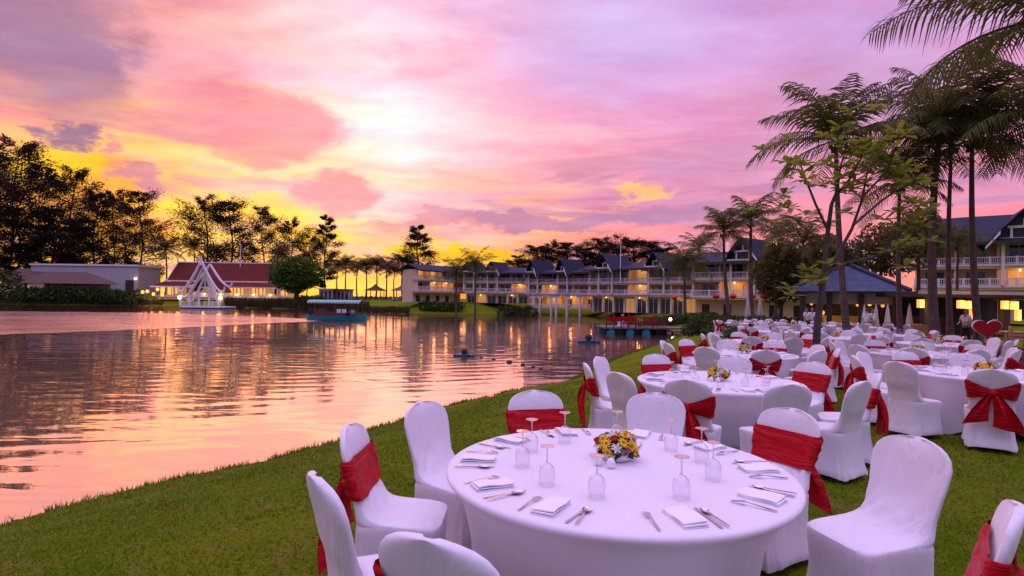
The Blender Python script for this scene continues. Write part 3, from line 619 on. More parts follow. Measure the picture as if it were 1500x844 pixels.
# reeds along the far bank
rv = []
for _ in range(9000):
    px = 330+rnd.random()*270 if rnd.random() < .75 else -20+rnd.random()*260
    yb = np.interp(px, [-20, 120, 250, 340, 400, 470, 520, 560, 600], [138, 138, 140, 138, 132, 128, 120, 108, 102])+.6+rnd.random()*3
    p = PW(px, 450, yb); h = (1.0 if px < 330 or px > 540 else 2.2)*(.5+.6*rnd.random()); a = rnd.random()*6.28
    z = G(p.x, p.y); w = .10
    rv += [(p.x-w*math.cos(a), p.y-w*math.sin(a), z-.1), (p.x+w*math.cos(a), p.y+w*math.sin(a), z-.1), (p.x+rnd.gauss(0, .2)*h, p.y, z+h)]
o = bulk('reeds', np.array(rv), np.arange(len(rv)).reshape(-1, 3), M['reed']); tag(o, 'tall reeds along the far bank', None, None, 'stuff')
# blades of the lawn close to the camera
k = 210000; gxr = nr.uniform(-7.5, 9.5, k); gyr = 1.1+nr.random(k)**1.7*13; keep = (np.abs(gxr) < gyr*.98+.6); gxr, gyr = gxr[keep], gyr[keep]
P2 = np.c_[gxr, gyr]; dd = lake_sd(P2); P2 = P2[dd > .02]; k = len(P2); z = ground(P2); a = nr.random(k)*6.283
clump = .6+.8*(.5+.5*np.sin(P2[:, 0]*3.1+np.sin(P2[:, 1]*2.3)*2)*np.sin(P2[:, 1]*2.7)); h = (.010+.017*nr.random(k))*clump; w = .0035+.0010*P2[:, 1]
B = np.c_[P2, z-.004]; sd_ = np.c_[np.cos(a), np.sin(a), np.zeros(k)]*w[:, None]
T = B+np.c_[nr.normal(size=k)*.018, nr.normal(size=k)*.018, h+.004]
TR = np.stack([B-sd_, B+sd_, T], 1).reshape(-1, 3)
# longer tufts along the water's edge
sx_, tufts = np.array([GW(x, y, WATER)[:2] for x, y in near_px]), []
for i in range(len(sx_)-1):
    L_ = np.hypot(*(sx_[i+1]-sx_[i])); m_ = int(L_*380); f_ = nr.random(m_); q_ = sx_[i]*(1-f_[:, None])+sx_[i+1]*f_[:, None]+nr.normal(size=(m_, 2))*.16; tufts.append(q_[np.sin(q_[:, 0]*5.1+q_[:, 1]*3.3)+.6*np.sin(q_[:, 1]*9.7) > -.7])
q_ = np.concatenate(tufts); dq = lake_sd(q_); q_ = q_[(dq > -.05) & (dq < .5)]; m_ = len(q_); zq = ground(q_); aq = nr.random(m_)*6.28; wq = .004+.0008*q_[:, 1]; hq = .04+.10*nr.random(m_)**1.5
Bq = np.c_[q_, zq-.01]; sq_ = np.c_[np.cos(aq), np.sin(aq), np.zeros(m_)]*wq[:, None]; Tq = Bq+np.c_[nr.normal(size=m_)*.035, nr.normal(size=m_)*.035, hq]
TR = np.concatenate([TR, np.stack([Bq-sq_, Bq+sq_, Tq], 1).reshape(-1, 3)])
o = bulk('grass', TR, np.arange(len(TR)).reshape(-1, 3), M['blade']); tag(o, 'short mown grass blades of the lawn', None, None, 'stuff')

# ------------------------------------------------------------------ hotel wings
def point_light(name, parent, loc, e, col=(1, .55, .2), r=.3):
    l = bpy.data.lights.new(name, 'POINT'); l.energy = e; l.color = col; l.shadow_soft_size = r
    o = bpy.data.objects.new(name, l); C.objects.link(o); o.parent = parent; o.location = loc; return o
def railing(u0, u1, v, z, h, parent, name='railing'):
    b = MB(); b.box(u0, u1, v-.05, v+.05, z+h-.10, z+h); b.box(u0, u1, v-.03, v+.03, z+.06, z+.12)
    k = max(2, int((u1-u0)/.17)); 
    for i in range(k+1): u = u0+(u1-u0)*i/k; b.box(u-.022, u+.022, v-.02, v+.02, z+.12, z+h-.1)
    k = max(1, round((u1-u0)/2.2))
    for i in range(k+1): u = u0+(u1-u0)*i/k; b.box(u-.09, u+.09, v-.075, v+.075, z, z+h+.05)
    return b.build(name, M['white'], parent)
def gable(parent, u, v0, hw, zE, zA, ln, gam, ov=.55):
    g = MB(); e = hw+ov; sl_ = (zA-zE)/hw; zl = zE-sl_*ov
    g.slab((-e, -ov, zl), (0, -ov, zA), (0, ln, zA), (-e, ln, zl), -.16); g.slab((0, -ov, zA), (e, -ov, zl), (e, ln, zl), (0, ln, zA), -.16)
    r = g.build('gable_roof', M['roof'], parent, loc=(u, v0, 0)); r.rotation_euler[2] = gam
    b = MB(); b.add([(-hw*.96, .35, zE), (hw*.96, .35, zE), (0, .35, zA-.12), (-hw*.96, .5, zE), (hw*.96, .5, zE), (0, .5, zA-.12)], [(0, 1, 2), (5, 4, 3), (0, 3, 4, 1), (1, 4, 5, 2), (2, 5, 3, 0)]); b.build('gable_panel', M['dark'], r)
    h = (zA-zE); b = MB()
    for x in (-.42, .34): b.box(x*hw, x*hw+.08*hw, .16, .33, zE+.03*h, zE+.42*h)
    b.box(-.5*hw, .5*hw, .16, .33, zE-.10*h, zE+.04*h); b.box(-.5*hw, .5*hw, .16, .33, zE+.40*h, zE+.48*h); b.box(-.04*hw, .04*hw, .18, .33, zE+.48*h, zE+.72*h); b.build('gable_window_frame', M['white'], r)
    for s in (-1, 1):
        b = MB(); a0, a1 = (s*e*.99, zl-.06), (s*e*.62, zE+(zA-zE)*.31-.06)
        b.add([(a0[0], -ov-.10, a0[1]-.22), (a0[0], -ov-.10, a0[1]), (a1[0], -ov-.10, a1[1]+.05), (a1[0], -ov-.10, a1[1]-.3), (a0[0], -ov-.01, a0[1]-.22), (a0[0], -ov-.01, a0[1]), (a1[0], -ov-.01, a1[1]+.05), (a1[0], -ov-.01, a1[1]-.3)],
              [(0, 1, 2, 3), (7, 6, 5, 4), (0, 4, 5, 1), (1, 5, 6, 2), (2, 6, 7, 3), (3, 7, 4, 0)])
        b.build('barge_board', M['white'], r)
    return r
def wing(label, pa, pb, z, gables, ground_kind, piles=None, gam=0, depth=8, lit=(), bal=1.5, doorw=.78, rail_gap=(), gwid=1.8, endw=True, glen=4.2):
    """z: base, slab1, slab2, eave, ridge, apex (heights); runs from pa to pb (photo px, depth)"""
    A = PW(pa[0], 438, pa[1]); B = PW(pb[0], 438, pb[1]); L = math.hypot(B.x-A.x, B.y-A.y); rz = math.atan2(B.y-A.y, B.x-A.x)
    t = thing('hotel_wing', label, 'hotel wing', (A.x, A.y, 0), rz, 'wings of the lakeside hotel'); zb, z1, z2, ze, zr, za = z
    rh = (z2-z1)*.33
    b = MB(); b.box(0, L, bal, depth, z1-.3 if ground_kind == 'piles' else zb, ze+.05); b.build('wall', M['cream'], t)
    for zs in (z1, z2):
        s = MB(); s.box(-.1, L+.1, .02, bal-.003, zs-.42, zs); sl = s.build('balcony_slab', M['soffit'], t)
        s = MB(); s.box(-.16, L+.16, -.06, .02, zs-.16, zs+.05); s.build('balcony_edge', M['white'], sl)
        railing(0, L, 0, zs+.05, rh, sl)
    # partition fins between rooms
    nroom = max(2, round(L/3.4))
    for i in range(nroom+1):
        u = min(max(L*i/nroom, .1), L-.1)
        for zs, zt in ((z1, z2-.42), (z2, ze)):
            b = MB(); b.box(u-.1, u+.1, .25, bal-.004, zs+.003, zt-.003); b.build('partition', M['cream'], t)
    for lv, (zs, zt) in enumerate(((z1, z2-.42), (z2, ze))):
        for i in range(nroom):
            uc = L*(i+.5)/nroom; hgt = (zt-zs)*.86; w = doorw
            on = (lv, i) in lit
            f = MB()
            for x0, x1, a, c in ((-w-.07, -w, 0, hgt), (w, w+.07, 0, hgt), (-w-.07, w+.07, hgt, hgt+.08), (-.04, .04, 0, hgt)): f.box(uc+x0, uc+x1, bal-.07, bal-.003, zs+a, zs+c)
            fo = f.build('balcony_door', M['white'], t)
            p = MB(); p.box(uc-w, uc+w, bal-.035, bal-.006, zs+.02, zs+hgt); p.build('glazing', M['lit'] if on else M['pane'], fo)
            if on:
                q = MB(); q.ball((uc, bal*.5, zt-.15), .10, 8, 6); lo = q.build('ceiling_lamp', M['lamp'], t); point_light('lamp_light', lo, (uc, bal*.4, zt-.35), 28)
    # main roof with overhang
    r = MB(); e = 1.0; ym = (depth+.2)/2
    r.slab((-.5, -e, ze-.15), (L+.5, -e, ze-.15), (L+.5, ym, zr), (-.5, ym, zr), .2); r.slab((-.5, ym, zr), (L+.5, ym, zr), (L+.5, depth+e, ze-.15), (-.5, depth+e, ze-.15), .2)
    ro = r.build('roof', M['roof'], t)
    b = MB(); b.box(-.52, L+.52, -e-.07, -e-.002, ze-.42, ze-.12); b.build('fascia', M['dark'], ro)
    for u in gables:
        gable(t, u, -.35, gwid, ze, za, glen, gam)
        for s in (-.62, .62):
            x, y = s*gwid*math.cos(gam)-.15*math.sin(gam), s*gwid*math.sin(gam)-.2
            b = MB(); b.box(u+x-.13, u+x+.13, -.30, -.08, z1+.05, ze+.2); b.build('column', M['white'], t)
        b = MB(); b.box(u-gwid*.75, u+gwid*.75, -.36, -.10, ze-.06, ze+.22); b.build('gable_beam', M['white'], t)
    if ground_kind == 'piles':
        b = MB(); b.box(.1, L-.1, bal+1.5, bal+1.8, zb, z1-.42); b.build('back_wall', M['cream'], t)
        for i in range(6):
            u = L*(i+.5)/6; f = MB()
            for q in ((u-.62, u-.55), (u+.55, u+.62), (u-.03, u+.03)): f.box(q[0], q[1], bal+1.42, bal+1.497, zb+.02, z1-1.0)
            f.box(u-.62, u+.62, bal+1.42, bal+1.497, z1-.999, z1-.93); fo = f.build('window', M['white'], t); p = MB(); p.box(u-.55, u+.55, bal+1.46, bal+1.494, zb+.02, z1-1.0); p.build('pane', M['lit'] if i in (1, 2, 4) else M['pane'], fo)
            if i % 2: q = MB(); q.ball((u+.9, bal+.5, z1-.6), .09, 8, 6); lo = q.build('ceiling_lamp', M['lamp'], t); point_light('lamp_light', lo, (u+.9, bal+.4, z1-.85), 30)
        for i, u in enumerate(piles):
            p = MB(); p.box(u-.17, u+.17, .1, .45, WATER-.8, z1-.42)
            p.box(u-.6, u+.6, .12, .40, z1-.85, z1-.43); p.build('pile', M['white'], t)
        b = MB(); b.box(.3, L, .6, depth, zb-.25, zb); b.build('terrace_floor', M['cream'], t); railing(.4, L, .62, zb, .55, t, 'terrace_railing')
    elif ground_kind == 'glass':
        k = max(3, round(L/2.1))
        for i in range(k+1): u = L*i/k; b = MB(); b.box(max(u-.14, 0), min(u+.14, L), bal-.30, bal-.003, zb, z1-.42); b.build('column', M['white'], t)
        for i in range(k):
            u0, u1 = L*i/k+.22, L*(i+1)/k-.22; f = MB(); zt = z1-.75
            for q in ((u0, u0+.06, zb+.05, zt), (u1-.06, u1, zb+.05, zt), (u0, u1, zt, zt+.07), ((u0+u1)/2-.03, (u0+u1)/2+.03, zb+.05, zt)): f.box(q[0], q[1], bal-.09, bal-.003, q[2], q[3])
            fo = f.build('window', M['white'], t); p = MB(); p.box(u0+.06, u1-.06, bal-.05, bal-.006, zb+.05, zt); p.build('pane', M['lit'] if (i*7+len(label)) % 5 == 0 else M['pane'], fo)
        for i in range(max(2, k//3)):
            u = L*(i+.5)/max(2, k//3); q = MB(); q.ball((u, bal*.45, z1-.6), .09, 8, 6); lo = q.build('ceiling_lamp', M['lamp'], t); point_light('lamp_light', lo, (u, bal*.3, z1-.8), 16)
    else:
        for i in range(max(2, round(L/2.8))):
            k = max(2, round(L/2.8)); uc = L*(i+.5)/k; p = MB(); p.box(uc-.5, uc+.5, bal-.03, bal-.003, zb+.1, zb+(z1-zb)*.6); p.build('door', M['dark'], t)
    return t, L
wing('low left wing of the hotel with plain blue roof and warm lit balconies', (612, 106), (682, 116), (.8, 3.0, 5.15, 7.0, 8.1, 8.6), [], 'wall', lit=((1, 1), (0, 1), (1, 0), (0, 2)), depth=4.5)
wing('lake wing with two small gables and lit glass ground floor', (680, 113), (772, 110), (.75, 2.95, 5.0, 6.9, 8.0, 8.85), [.9, 5.8], 'glass', gam=R(-24), lit=((0, 3),), depth=8)
wing('hotel wing on white piles over the water with two gables', (771, 108), (862, 100), (.25, 2.75, 4.75, 6.7, 7.9, 8.9), [1.6, 8.1], 'piles', piles=[1.4, 2.9, 5.5, 6.6, 8.9, 11.6], gam=R(-26), lit=((0, 1),), depth=8)
wing('long cream wing behind the jetty with two broad gables', (862, 96), (1016, 84), (-.35, 2.7, 4.6, 6.9, 8.1, 9.05), [3.3, 12.4], 'glass', gam=R(-26), lit=((0, 2), (1, 2)), depth=9, gwid=2.3)
wing('near hotel wing with large gable and hanging red lanterns', (1013, 77), (1185, 69), (-.3, 2.35, 4.75, 7.0, 8.7, 9.9), [6.5], 'wall', gam=R(-22), lit=((0, 1),), depth=10, gwid=2.5, bal=1.8, doorw=.85, glen=5.5)
wing('right hotel wing rising behind the restaurant, steep front gable', (1340, 60), (1530, 54), (.2, 3.6, 5.75, 8.1, 11.3, 11.0), [8.6], 'wall', gam=R(4), lit=((0, 2),), depth=11, gwid=2.5, bal=1.8, glen=6)
# flagpole on the roof line
b = MB(); p = PW(909, 378, 91); b.tube([(0, 0, -4), (0, 0, 2.6)], [.09, .05], 6); b.tube([(0, 0, 2.6), (0, 0, 2.75)], [.09, .09], 6)
tag(b.build('flagpole', M['white'], None, False, p), 'thin pale flagpole standing above the cream wing roof', 'flagpole')
# red lanterns
lm = None
for k, (px, py, Y, r) in enumerate([(1049, 434, 66, .42), (1074, 434, 66, .42), (1102, 434, 63, .42), (1119, 433, 42, .33), (1126, 431, 43, .36), (1130, 428, 42, .36), (988, 436, 75, .4)]):
    p = PW(px, py, Y); lb = 'round red lantern '+['alone under the balcony, lake side of the bent palm', 'between the bent palm and the straight palm', 'hanging just beside the straight palm trunk', 'lowest of the lantern cluster at the bushy tree', 'in the middle of the lantern cluster at the bushy tree', 'topmost of the lantern cluster at the bushy tree', 'on the cream wing beside the shaggy palm'][k]
    if lm is None:
        lm = thing('red_lantern', lb, 'lantern', p, 0, 'red lanterns before the hotel')
        MB().lathe([(.12, -.8), (.55, -.6), (.9, -.25), (1, 0), (.9, .25), (.55, .6), (.12, .8)], 14).build('lantern_body', M['redlan'], lm, True)
        MB().lathe([(.2, .79), (.2, .95)], 8).tube([(0, 0, .9), (0, 0, 3.4)], .03, 4).build('cap', M['dark'], lm); lm.scale = (r,)*3
    else: dup(lm, p, label=lb, scale=r)
# closed umbrellas
um = None
for k, (px, Y, h) in enumerate([(1095, 46, 2.6), (1113, 46, 2.6), (1266, 34, 1.95), (1283, 35, 2.0), (1300, 34, 2.0), (1332, 34, 2.05)]):
    p = PW(px, 470, Y); p.z = G(p.x, Y); lb = 'closed pale umbrella '+['by the hotel hedge, whiter one', 'by the hotel hedge, tan one', 'under the pavilion, beside the dark post', 'under the pavilion eave, second from dark post', 'between pavilion and slim palm trunk', 'beside the dark restaurant column', 'behind the waiter standing at the rear table'][k]
    if um is None:
        um = thing('closed_umbrella', lb, 'umbrella', p, 0, 'closed umbrellas'); MB().tube([(0, 0, 0), (0, 0, 2.5)], .03, 6).build('pole', M['dark'], um)
        cb = MB(); prof = [(.13, .75), (.20, .8), (.22, 1.0), (.15, 1.6), (.09, 2.2), (.02, 2.6)]; vs = []
        for r_, z_ in prof: vs += [((r_*(1+.22*math.cos(6*a*2*PI/24)))*math.cos(a*2*PI/24), (r_*(1+.22*math.cos(6*a*2*PI/24)))*math.sin(a*2*PI/24), z_) for a in range(24)]
        cb.add(vs, [(i*24+q, i*24+(q+1) % 24, (i+1)*24+(q+1) % 24, (i+1)*24+q) for i in range(5) for q in range(24)]+[tuple(range(120, 144))]); cb.build('canopy', M['umb'], um, True)
    else: dup(um, p, label=lb, scale=h/2.6)

# ------------------------------------------------------------------ restaurant side
# blue tiled pavilion
Yp = 36.0
def pav():
    e0, e1 = PW(1153, 429, 38.5), PW(1336, 424, 35); ap = PW(1252, 391, 40); w = math.hypot(e1.x-e0.x, e1.y-e0.y); t = thing('open_pavilion', 'open restaurant pavilion under a hipped blue tiled roof', 'pavilion', (e0.x, e0.y, 0), math.atan2(e1.y-e0.y, e1.x-e0.x))
    zE = (e0.z+e1.z)/2; zg = G(e0.x, Yp); ax = w*.5; d = 6.4
    r = MB(); top0, top1 = (ax-.25, d/2, ap.z), (ax+.25, d/2, ap.z)
    r.slab((0, 0, zE), (w, 0, zE), top1, top0, .14); r.slab((w, d, zE), (0, d, zE), top0, top1, .14)
    r.add([(0, 0, zE), top0, (0, d, zE), (0, .02, zE-.14), (top0[0], top0[1], top0[2]-.15), (0, d, zE-.14)], [(0, 1, 2), (5, 4, 3), (0, 2, 5, 3)]); r.add([(w, 0, zE), (w, d, zE), top1], [(0, 1, 2)])
    ro = r.build('roof', M['roofl'], t)
    hp = MB(); 
    for a in ((.05, .03, zE), (w-.05, .03, zE)): hp.tube([(a[0], a[1], a[2]+.08), ((top0 if a[0] < 1 else top1)[0], d/2, ap.z+.08)], .13, 6)
    hp.build('hip_ridge', M['roofl'], ro)
    b = MB(); b.box(.75, w-.6, .9, 1.0, zE-.85, zE+.12); b.build('fascia_panel', M['pinkpanel'], t)
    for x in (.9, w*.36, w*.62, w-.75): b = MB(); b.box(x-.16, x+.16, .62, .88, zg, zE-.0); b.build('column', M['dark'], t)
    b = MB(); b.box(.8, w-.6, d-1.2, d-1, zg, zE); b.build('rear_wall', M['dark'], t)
    b = MB(); b.box(w*.25, w*.75, 4.2, 4.9, zg, zg+1.05); b.box(w*.23, w*.77, 4.1, 5.0, zg+1.053, zg+1.12); b.build('bar_counter', M['wicker'], t)
    for i in range(7):
        q = MB(); x = w*(.2+.1*i); y = 2+rnd.random()*3; zz = zg+1.3+rnd.random()*1.2; q.ball((x, y, zz), .10+.05*rnd.random(), 8, 6, (1, 1, 1.3)); lo = q.build('hanging_lamp', M['lantern'], t)
        if i % 2: point_light('lamp_light', lo, (x, y, zz-.25), 14)
    return t
pav()
# long flat roofed restaurant to its right
def rest():
    a, b_ = PW(1330, 427, 34), PW(1620, 428, 34); t = thing('restaurant_terrace', 'open sided restaurant with long flat dark roof and hanging box lanterns', 'restaurant', (a.x, 34, 0), 0)
    w = b_.x-a.x; zt = a.z; zg = G(a.x, 34)
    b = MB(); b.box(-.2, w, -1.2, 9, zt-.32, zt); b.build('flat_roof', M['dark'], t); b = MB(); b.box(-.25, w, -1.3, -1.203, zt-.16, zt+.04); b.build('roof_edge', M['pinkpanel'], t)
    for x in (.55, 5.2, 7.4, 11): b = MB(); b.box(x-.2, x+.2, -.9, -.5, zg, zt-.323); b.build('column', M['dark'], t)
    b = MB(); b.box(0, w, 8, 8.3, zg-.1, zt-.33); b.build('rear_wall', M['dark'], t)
    b = MB(); b.box(-.2, w, -1.6, 9, zg-.2, zg+.12); b.build('terrace_floor', M['brick'], t)
    for i, x in enumerate((1.2, 2.6, 4.4, 6.3, 8.8, 10.2)): q = MB(); q.box(x-.28, x+.28, 7.9, 7.99, zt-2.3, zt-1.75); q.build('lit_opening', M['lit'], t)
    b = MB(); b.box(3, 9, 5.0, 5.6, zg+.12, zg+1.15); b.build('bar_counter', M['plank'], t)
    return t
rest()
ln = None
for k, (px, py, Y) in enumerate([(1348.5, 445, 31), (1365, 445, 33), (1407, 446, 32), (1418.5, 447, 32), (1472, 447, 31), (1486, 448, 31), (1491, 462, 32), (1424, 460, 34)]):
    p = PW(px, py, Y); lb = 'glowing amber box lantern '+['beside the dark corner column', 'half behind the thick leaning palm', 'over the head of the waiter in white', 'beside the one above the waiter', 'over the restaurant end of the heart sign', 'last one toward the photo edge', 'tall standing one behind the wicker chairs', 'low one behind the waiter shoulder'][k]
    if ln is None:
        ln = thing('box_lantern', lb, 'lantern', p, 0, 'amber lanterns of the restaurant'); MB().prism([(-.27, -.27), (.27, -.27), (.27, .27), (-.27, .27)], .62).build('shade', M['lantern'], ln, loc=(0, 0, -.3)); fb = MB()
        for z_ in (-.34, .32): fb.box(-.31, .31, -.31, .31, z_, z_+.04)
        fb.tube([(0, 0, .34), (0, 0, 1.0)], .015, 4); fb.build('frame', M['dark'], ln); point_light('lamp_light', ln, (0, -.75, -.1), 22); ln.scale = (.46, .46, .72)
    else: dup(ln, p, label=lb, scale=(.46, .46, .72) if k < 6 else (.4, .4, 1.0))
# wicker chairs and tables
wc = None
def wicker_chair():
    t = thing('wicker_chair', '', 'chair', (0, 0, 0), 0, 'wicker terrace chairs')
    MB().box(-.27, .27, -.27, .25, .40, .48).build('seat', M['wicker'], t); MB().box(-.27, .27, .25, .31, .43, .98).build('backrest', M['wicker'], t)
    for s in (-1, 1):
        MB().box(s*.30-.03, s*.30+.03, -.27, .31, .62, .68).build('armrest', M['wicker'], t)
        for y in (-.24, .27): MB().box(s*.29-.03, s*.29+.03, y-.03, y+.03, 0, .62).build('leg', M['wicker'], t)
    return t
for k, (px, Y, rz) in enumerate([(1352, 24.5, .3), (1336, 27, -1.2), (1362, 25, 2.4), (1494, 23, 1.0), (1467, 25, -2.2), (1308, 28, .2)]):
    p = PW(px, 480, Y); p.z = G(p.x, Y); lb = 'honey coloured wicker chair '+['seen from behind, beside the thick leaning palm', 'just left of the dark restaurant column', 'turned away against the thick leaning palm', 'at the photo edge beyond the heart sign', 'behind the heart sign end', 'at the foot of the slim dark palm'][k]
    if wc is None: wc = wicker_chair(); wc.location = p; wc.rotation_euler[2] = rz; wc['label'] = lb
    else: dup(wc, p, rz, lb)
for k, (px, Y) in enumerate([(1476, 25), (1345, 26)]):
    p = PW(px, 480, Y); p.z = G(p.x, Y)
    if k == 0:
        wt = thing('wooden_table', 'honey coloured table beyond the heart sign', 'table', p, 0, 'wooden terrace tables'); MB().box(-.5, .5, -.45, .45, .70, .75).build('tabletop', M['wicker'], wt)
        for x in (-.42, .42):
            for y in (-.38, .38): MB().box(x-.04, x+.04, y-.04, y+.04, 0, .70).build('leg', M['wicker'], wt)
    else: dup(wt, p, .3, 'honey coloured table by the dark restaurant column')
# heart sign
Yh = 21.5; p = PW(1446, 502, Yh); p.z = G(p.x, Yh); hs = thing('heart_sign', 'big red heart shaped board with white rim standing on the terrace edge', 'heart sign', p, R(-12))
hp = []
for i in range(48):
    a = 2*PI*i/48; hp.append((16*math.sin(a)**3/16, (13*math.cos(a)-5*math.cos(2*a)-2*math.cos(3*a)-math.cos(4*a))/16))
MB().prism([(x*.50, .95+y*.42) for x, y in hp], .10, 'Y').build('rim', M['white'], hs); o = MB().prism([(x*.47, .953+y*.39) for x, y in hp], .04, 'Y').build('heart_face', M['red'], hs); o.location = (0, -.038, 0)
for s in (-.3, .3): MB().box(s-.03, s+.03, .11, .17, 0, .95).build('leg', M['dark'], hs)
# brick planter rings
for k, (px, Y, r, h, lb) in enumerate([(1505, 14.5, 1.0, .62, 'low round brick planter at the photo edge behind the chairs'), (1382, 22.5, 1.9, .35, 'curved brick kerb planter round the palm trunks'), (1292, 23.5, 1.0, .4, 'small brick planter beside the rear table by the dark post')]):
    p = PW(px, 480, Y); p.z = G(p.x, Y); t = thing('brick_planter', lb, 'planter', p, 0, 'brick planters')
    MB().lathe([(r, -.1), (r, h), (r-.22, h), (r-.22, h-.15)], 36, caps=False).build('kerb', M['brick'], t); MB().lathe([(r-.22, h-.14), (.01, h-.12)], 24, caps=False).build('soil', M['bark'], t)
# garden lamps
gl_ = None
for k, (px, py, Y) in enumerate([(982, 468, 58), (985, 495.5, 44.5), (1207, 430, 60), (1223, 560, 7.6)]):
    if k == 3: continue
    p = PW(px, py, Y); lb = ['glowing white globe lamp on the lawn beyond the jetty', 'small spot lamp low on the lawn edge by the jetty', 'bright lamp under the eave behind the slim tree'][k]
    r = [.17, .10, .12][k]
    if gl_ is None:
        gl_ = thing('garden_lamp', lb, 'lamp', p, 0, 'white garden lamps'); MB().ball((0, 0, 0), 1, 12, 8).build('globe', M['lampw'], gl_, True); MB().tube([(0, 0, -4), (0, 0, -.9)], .12, 6).build('post', M['dark'], gl_); gl_.scale = (r,)*3
    else: dup(gl_, p, label=lb, scale=r)
point_light('lamp_light', gl_, (0, 0, 2), 40, (1, .8, .6))

# ------------------------------------------------------------------ far bank
def hall():
    Y = 146; a = PW(242, 437, Y); b_ = PW(425, 437, Y); w = b_.x-a.x; zg = 1.0; t = thing('red_roofed_hall', 'long Thai hall with steep red tiled roof and lit windows', 'hall', (a.x, Y, 0), 0)
    zr = PW(330, 385.5, Y+5).z; zm = PW(330, 411.5, Y).z; zt = PW(330, 413.5, Y).z; ze = PW(330, 420.5, Y-2).z; zd = PW(330, 434, Y-2).z
    r = MB(); r.slab((.4, 0, zm), (w-3.2, 0, zm), (w-4.6, 5, zr), (.4, 5, zr), .25); r.slab((.4, 5, zr), (w-4.6, 5, zr), (w-3.2, 10, zm), (.4, 10, zm), .25); ro = r.build('upper_roof', M['redroof'], t)
    b = MB(); b.box(.1, w-4.4, 4.85, 5.15, zr-.05, zr+.22); b.tube([(.35, -.3, zm-.2), (.35, 5, zr+.25)], .13, 6); b.tube([(w-3.1, -.3, zm-.2), (w-4.5, 5, zr+.2)], .13, 6)
    b.tube([(.25, 5, zr+.2), (.1, 5, zr+.9), (-.25, 5, zr+1.3)], [.2, .14, .03], 6); b.build('ridge_trim', M['white'], ro)
    b = MB(); b.box(-.1, w-2.6, -.35, -.12, zm-.30, zt+.35); b.build('white_band', M['white'], t)
    r = MB(); r.slab((-2.2, -2.6, ze), (w+.4, -2.6, ze), (w-2.6, -.4, zt), (-.2, -.4, zt), .2); ro2 = r.build('lower_roof', M['redroof'], t); b = MB(); b.box(-2.25, w+.45, -2.8, -2.61, ze-.3, ze+.04); b.build('eave_trim', M['white'], ro2)
    b = MB(); b.box(.5, w-1, 1.5, 9, zg, zm); b.build('wall', M['lit'], t)
    k = 16
    for i in range(k+1): u = .6+(w-1.8)*i/k; b = MB(); b.box(u-.15, u+.15, -.5, -.2, zd, ze+.3); b.build('column', M['white'], t)
    for i in range(k):
        if i % 3 == 1: continue
        u0, u1 = .6+(w-1.8)*i/k+.3, .6+(w-1.8)*(i+1)/k-.3; b = MB(); b.box(u0, u1, 1.42, 1.49, zd+.3, ze-.2); f = b.build('window', M['pane'] if i % 4 == 2 else M['lantern'], t)
    b = MB(); b.box(-1, w, -2.2, 1.45, zd-.35, zd); b.build('deck', M['white'], t); b = MB(); b.box(-.8, w-.2, -1.9, 1.4, .3, zd-.352); b.build('plinth', M['cream'], t)
    railing(4, w-.3, -2.1, zd, .6, t)
    for i in range(5): q = MB(); u = w*(.35+.13*i); q.ball((u, -2.3, zd+.45), .26, 8, 6); lo = q.build('deck_lamp', M['lamp'], t); point_light('lamp_light', lo, (u, -2.9, zd+.7), 60)
    return t
hall()
